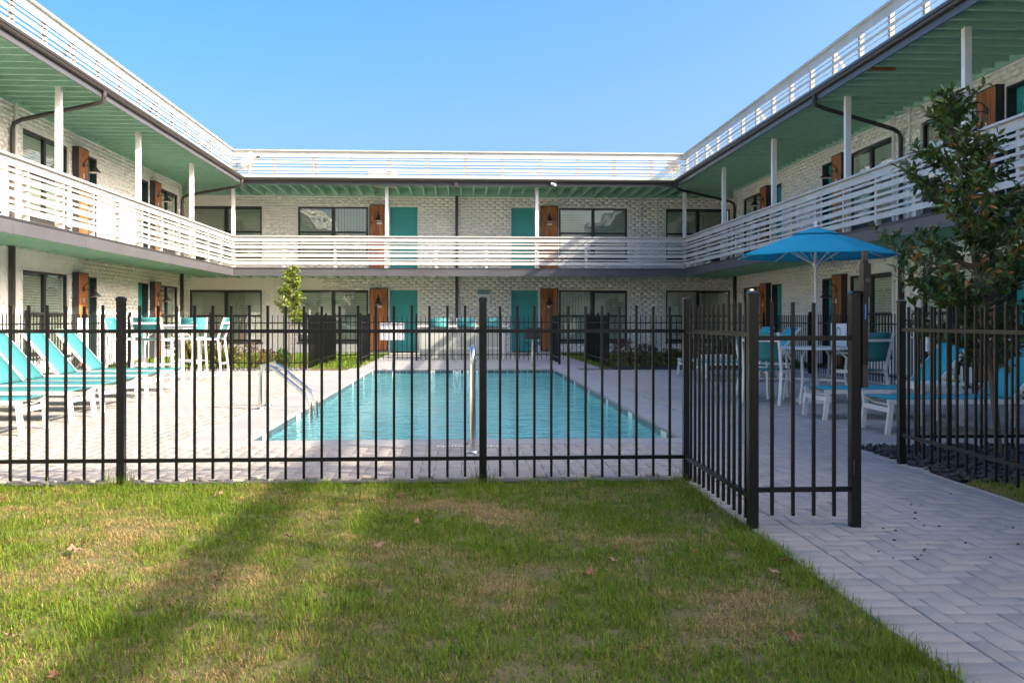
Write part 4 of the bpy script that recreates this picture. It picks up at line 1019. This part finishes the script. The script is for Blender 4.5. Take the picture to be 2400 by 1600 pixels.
# ------------------------------------------------------------------ plants
LEAFV = np.array([(0, 0, 0), (.38, .5, .06), (.40, 0, 0), (.38, -.5, .06), (.78, .33, .03), (.80, 0, -.04), (.78, -.33, .03), (1, 0, -.12)])
LQ = [(2, 5, 4, 1), (3, 6, 5, 2)]; LT = [(0, 2, 1), (0, 3, 2), (5, 7, 4), (6, 7, 5)]
def leaf_frames(pos, d, n, droop=.15):
    d = d / np.linalg.norm(d, axis=1, keepdims=True); up = rng.normal(0, .5, (n, 3)) + np.array((0, 0, 1.0))
    y = np.cross(up, d); y /= np.linalg.norm(y, axis=1, keepdims=True); z = np.cross(d, y)
    return d, y, z
def leaves_mesh(name, pos, d, size, wr, cols, m):
    n = len(pos); x, y, z = leaf_frames(pos, d, n); s = size[:, None, None]
    V = pos[:, None] + s * (LEAFV[None, :, 0:1] * x[:, None] + LEAFV[None, :, 1:2] * wr * y[:, None] + LEAFV[None, :, 2:3] * z[:, None])
    k = np.arange(n)[:, None, None] * 8
    return np_mesh(name, V.reshape(-1, 3), (np.array(LQ)[None] + k).reshape(-1, 4), m, np.repeat(cols, 8, axis=0), (np.array(LT)[None] + k).reshape(-1, 3), True)
def twig_leaves(tw, per, spread, sizes):
    pos, dr = [], []
    for (p, q, lo) in tw:
        ax = q - p; L = ax.length; n = max(3, int(per * L))
        for i in range(n):
            f = lo + (1 - lo) * random.random() ** .8; c = p + ax * f
            a = Vector((random.gauss(0, 1), random.gauss(0, 1), random.gauss(.1, .8))).normalized()
            dd = (ax.normalized() * random.uniform(.3, 1.0) + a * spread).normalized()
            pos.append(c); dr.append(dd)
    n = len(pos); return np.array(pos), np.array(dr), rng.uniform(*sizes, n)
def make_tree(label, base, axis, prof, z0, z1, nlimb, per, sizes, cfun, m, single=0, wr=.42, r0=.03, lift=.8, group=None):
    t = empty('tree', base, label, 'tree', group); bx, by, bz = base
    pts = []; N = 14
    for i in range(N + 1):
        f = i / N; z = z1 * .97 * f; pts.append(Vector((bx + axis[0] * z + .02 * math.sin(f * 7), by + axis[1] * z + .02 * math.cos(f * 5), z - .03)))
    q = MB(); q.tube(pts, r0, 8, .004); tr = q.build('trunk', BARK, t)
    tw = []; lim = MB()
    zs_, rs_ = zip(*prof)
    for i in range(nlimb):
        z = z0 + (z1 * .95 - z0) * ((i + random.random()) / nlimb); k = min(N - 1, int(z / (z1 * .97) * N)); p = pts[k].lerp(pts[k + 1], z / (z1 * .97) * N - k)
        r = np.interp(z, zs_, rs_) * random.uniform(.55, 1.3); a = random.uniform(0, 6.283) if i % 3 else i * 2.4
        e = p + Vector((math.cos(a) * r, math.sin(a) * r, r * random.uniform(.25, lift) + .05))
        mid = p.lerp(e, .5) + Vector((random.gauss(0, .03), random.gauss(0, .03), -.03 * r))
        lim.tube([p, mid, e], .008, 5, .003); tw.append((p, mid, .45)); tw.append((mid, e, .0))
        for s in range(3):
            c = p.lerp(e, random.uniform(.3, .9)); b_ = a + random.uniform(-1.3, 1.3); rr = r * random.uniform(.25, .55)
            e2 = c + Vector((math.cos(b_) * rr, math.sin(b_) * rr, rr * random.uniform(.2, 1.1))); lim.tube([c, e2], .004, 4, .002); tw.append((c, e2, .0))
    tw.append((pts[-4], pts[-1] + Vector((0, 0, .05)), .0))
    lim.build('limbs', BARK, t)
    pos, dr, sz = twig_leaves(tw, per, .95, sizes); C = cfun(len(pos), pos)
    idx = np.arange(len(pos))
    if single:
        dd = np.linalg.norm(pos - np.array((0, 0, 1.1)), axis=1) + np.where(pos[:, 0] / pos[:, 1] > .60, 5, 0); od = np.argsort(dd); big = od[:single]; idx = od[single:]
        vm = [leaves_mesh('leaf', np.zeros((1, 3)), np.array([(1., 0, .0)]), np.ones(1), wr, C[j:j + 1], m) for j in range(6)]
        for j in big:
            o = link('leaf', vm[int(j) % 6], t, pos[j]); o.scale = (sz[j],) * 3; o.rotation_euler = Vector(dr[j]).to_track_quat('X', 'Z').to_euler()
    tag(link('crown', leaves_mesh('crown', pos[idx], dr[idx], sz[idx], wr, C[idx], m), t, (0, 0, 0)), kind=None)
    return t
def c_dark(n, p):
    v = rng.uniform(.55, 1.5, n)[:, None]; c = np.array((.060, .112, .026))[None] * v
    y = rng.uniform(0, 1, n) < .07; c[y] = np.array((.11, .14, .03)) * v[y]; o = rng.uniform(0, 1, n) < .012; c[o] = (.35, .14, .03); return c
def c_lime(n, p):
    v = rng.uniform(.6, 1.35, n)[:, None]; return np.array((.20, .27, .030))[None] * v
make_tree('large dark evergreen tree with glossy leaves in the black gravel bed at right', (4.43, 7.68, 0), (-.14, .0), [(.6, .26), (.9, .52), (1.3, .62), (1.7, .54), (2.0, .38), (2.3, .30), (2.6, .22), (2.9, .10), (3.1, .04)], .66, 3.08, 128, 50, (.058, .104), c_dark, LEAFD, 300, .40, .032)
make_tree('small lime green tree in sunlight left of the far cedar panel', (-4.22, 24.2, 0), (.0, .0), [(.9, .22), (1.2, .34), (1.6, .30), (2.0, .22), (2.35, .12)], .95, 2.42, 60, 42, (.07, .105), c_lime, LEAFY, 0, .5, .022)
def shrub(name, label, x, y, r, h, n, size, cfun, m, wr=.4, up=.6, cat='shrub', group=None):
    t = empty(name, (x, y, 0), label, cat, group)
    st = MB()
    for i in range(7):
        a = random.uniform(0, 6.28); st.tube([(x, y, -.03), (x + math.cos(a) * r * .3, y + math.sin(a) * r * .3, h * .45), (x + math.cos(a) * r * .7, y + math.sin(a) * r * .7, h * .85)], .007, 5, .003)
    st.build('stems', BARK, t)
    a = rng.uniform(0, 6.283, n); f = rng.uniform(0, 1, n) ** .5; zz = h * (.08 + .92 * rng.uniform(0, 1, n) ** .8); rr = r * f * np.sqrt(np.clip(1.15 - (zz / h) ** 2, .05, 1)) * (1 + .25 * np.sin(a * 3 + x))
    pos = np.stack([x + np.cos(a) * rr, y + np.sin(a) * rr, zz], -1)
    d = np.stack([np.cos(a), np.sin(a), np.full(n, up)], -1) + rng.normal(0, .45, (n, 3))
    link('foliage', leaves_mesh('foliage', pos, d, rng.uniform(.7, 1.3, n) * size, wr, cfun(n, pos), m), t, (0, 0, 0)); return t
def c_purp(n, p):
    c = np.array((.075, .028, .026))[None] * rng.uniform(.5, 1.6, n)[:, None]; g_ = rng.uniform(0, 1, n) < .28; c[g_] = np.array((.10, .12, .03)) * rng.uniform(.5, 1.3, (g_.sum(), 1)); return c
def c_purps(n, p):
    c = np.array((.30, .13, .09))[None] * rng.uniform(.4, 1.3, n)[:, None]; g_ = rng.uniform(0, 1, n) < .35; c[g_] = np.array((.20, .22, .05)) * rng.uniform(.5, 1.3, (g_.sum(), 1)); return c
def c_green(n, p): return np.array((.09, .17, .03))[None] * rng.uniform(.6, 1.4, n)[:, None]
def c_strap(n, p): return np.array((.30, .29, .07))[None] * rng.uniform(.5, 1.4, n)[:, None]
def c_dkstrap(n, p): return np.array((.05, .09, .03))[None] * rng.uniform(.5, 1.4, n)[:, None]
def strap(label, x, y, n, L, cf, m):
    t = empty('strap_plant', (x, y, 0), label, 'plant'); a = rng.uniform(0, 6.283, n)
    d = np.stack([np.cos(a), np.sin(a), rng.uniform(.6, 2.4, n)], -1); p = np.stack([np.full(n, x), np.full(n, y), np.full(n, .0)], -1) + rng.normal(0, .04, (n, 3)) * np.array((1, 1, 0))
    MB().lathe([(0, -.03), (.05, -.03), (.045, .08), (0, .1)], (x, y, 0), 8).build('crown_base', BARK, t)
    link('foliage', leaves_mesh('foliage', p, d, L * rng.uniform(.6, 1.15, n), .075, cf(n, p), m), t, (0, 0, 0))
strap('yellow-green strap-leaved plant behind the left bar stools', -5.75, 21.2, 70, .75, c_strap, LEAFY)
strap('second yellow-green strap-leaved plant beside the bar table legs', -5.2, 21.3, 60, .62, c_strap, LEAFY)
strap('dark green spiky plant in the right rear bed behind the gate post', 6.25, 21.5, 60, .85, c_dkstrap, LEAFD)
for i, (x, r, h, lb) in enumerate(((-4.62, .26, .55, 'reddish shrub right of the bar table at the rear left fence'), (-4.25, .24, .42, 'low reddish shrub in the rear left gravel bed beside the green bush'))):
    shrub('shrub', lb, x, 21.3, r, h, 330, .065, c_purps, LEAFY, group='reddish shrubs in the rear beds')
shrub('bush', 'small bright green bush in the rear left gravel bed', -3.95, 21.45, .17, .42, 300, .07, c_green, LEAFY, up=1.4)
for i, (x, y, r, h, lb) in enumerate(((3.62, 21.55, .36, .62, 'dark purple shrub at the left end of the right rear bed'), (4.15, 21.5, .36, .50, 'dark purple shrub second from the left in the right rear bed'), (4.72, 21.45, .34, .40, 'low dark purple shrub in the middle of the right rear bed'),
        (5.25, 21.5, .34, .55, 'dark purple shrub behind the front fence corner post'), (5.75, 21.4, .36, .5, 'dark purple shrub right of centre in the rear bed, seen through close pickets'))):
    shrub('shrub', lb, x, y, r, h, 520, .075, c_purp, LEAFP, group='dark purple shrubs in the rear beds')

# ------------------------------------------------------------------ fallen leaves
def dry_leaf_mesh(m, k):
    q = MB(); r = random.Random(k); n = 11; q.v.append((0, 0, .012))
    for i in range(n):
        a = 2 * math.pi * i / n; rr = (.052 if i % 2 else .030) * r.uniform(.8, 1.25); q.v.append((rr * math.cos(a), rr * math.sin(a), r.uniform(.0, .032)))
    for i in range(n): q.f.append((0, 1 + i, 1 + (i + 1) % n))
    return q.mesh('dry_leaf', m)
DM = [dry_leaf_mesh(DRY, 1), dry_leaf_mesh(DRYP, 2), dry_leaf_mesh(DRY, 3), dry_leaf_mesh(DRYP, 5)]
def gpt(px, py):
    d = 2250 * 1.1 / (py - 748); l = (px - 1200) / 2250 * d; c, s = math.cos(YAW), math.sin(YAW); return l * c + d * s, d * c - l * s
for (px, py, k, sc, lb) in ((515, 1164, 1, 1.15, 'large pale dry leaf on sunny grass near the front fence, left of the shadow'), (8, 1176, 0, .8, 'brown dry leaf at the left edge of the lawn near the fence'), (175, 1296, 1, 1.2, 'tan dry leaf on the sunny left lawn'),
        (205, 1275, 0, .8, 'small brown leaf just behind the tan leaf on the left lawn'), (25, 1502, 3, 1.1, 'pale dry leaf low at the left edge of the lawn'), (668, 1162, 2, .6, 'small dark leaf in the shadow strip near the fence'),
        (675, 1263, 0, .85, 'brown curled leaf on the lit grass between the shadow strips'), (508, 1366, 0, .8, 'brown leaf on the grass right of the wide shadow strip'), (797, 1186, 2, .6, 'small brown leaf near the fence left of the middle post'),
        (940, 1164, 0, .8, 'brown curled leaf at the edge of the shade left of the fence post'), (1147, 1194, 1, .6, 'small pale leaf below the middle fence post'), (978, 1228, 3, .7, 'pinkish leaf in the shade left of centre'),
        (890, 1285, 3, .8, 'dry leaf on the boundary between lit and shaded lawn'), (1445, 1290, 3, .75, 'tan leaf in the shaded right lawn, upper of two'), (1437, 1320, 3, .8, 'pinkish leaf in the shaded right lawn, lower of two'),
        (1385, 1348, 2, .9, 'dark brown leaf lying in the shaded lawn right of centre'), (1627, 1298, 2, .8, 'dark upright leaf in the shaded lawn near the gate post'), (1838, 1320, 0, .8, 'orange-brown leaf at the lawn edge beside the path'),
        (1812, 1347, 3, .9, 'pale dry leaf at the lawn edge, below the orange-brown one'), (1862, 1502, 0, .95, 'orange-brown leaf at the lower right of the lawn'), (1508, 1528, 2, .7, 'dark leaf at the bottom of the shaded lawn'), (127, 1590, 0, .7, 'brown leaf at the bottom left corner of the lawn')):
    x, y = gpt(px, py); o = link('dry_leaf', DM[k], None, (x, y, .012)); o.rotation_euler = (R(random.uniform(-35, 35)), R(random.uniform(-30, 30)), random.uniform(0, 6.28)); o.scale = (sc * .62,) * 3
    tag(o, lb, 'leaf', 'fallen leaves on the lawn')
q = MB()
for i in range(26):
    px, py = random.uniform(2040, 2390), random.uniform(1085, 1320); x, y = gpt(px, py)
    if not (1.8 < x < 3.3): continue
    s = random.uniform(.003, .007); q.box(x - s, x + s, y - s, y + s * .6, .001, .001 + s)
tag(q.build('stray_gravel', ROCK), kind='stuff')
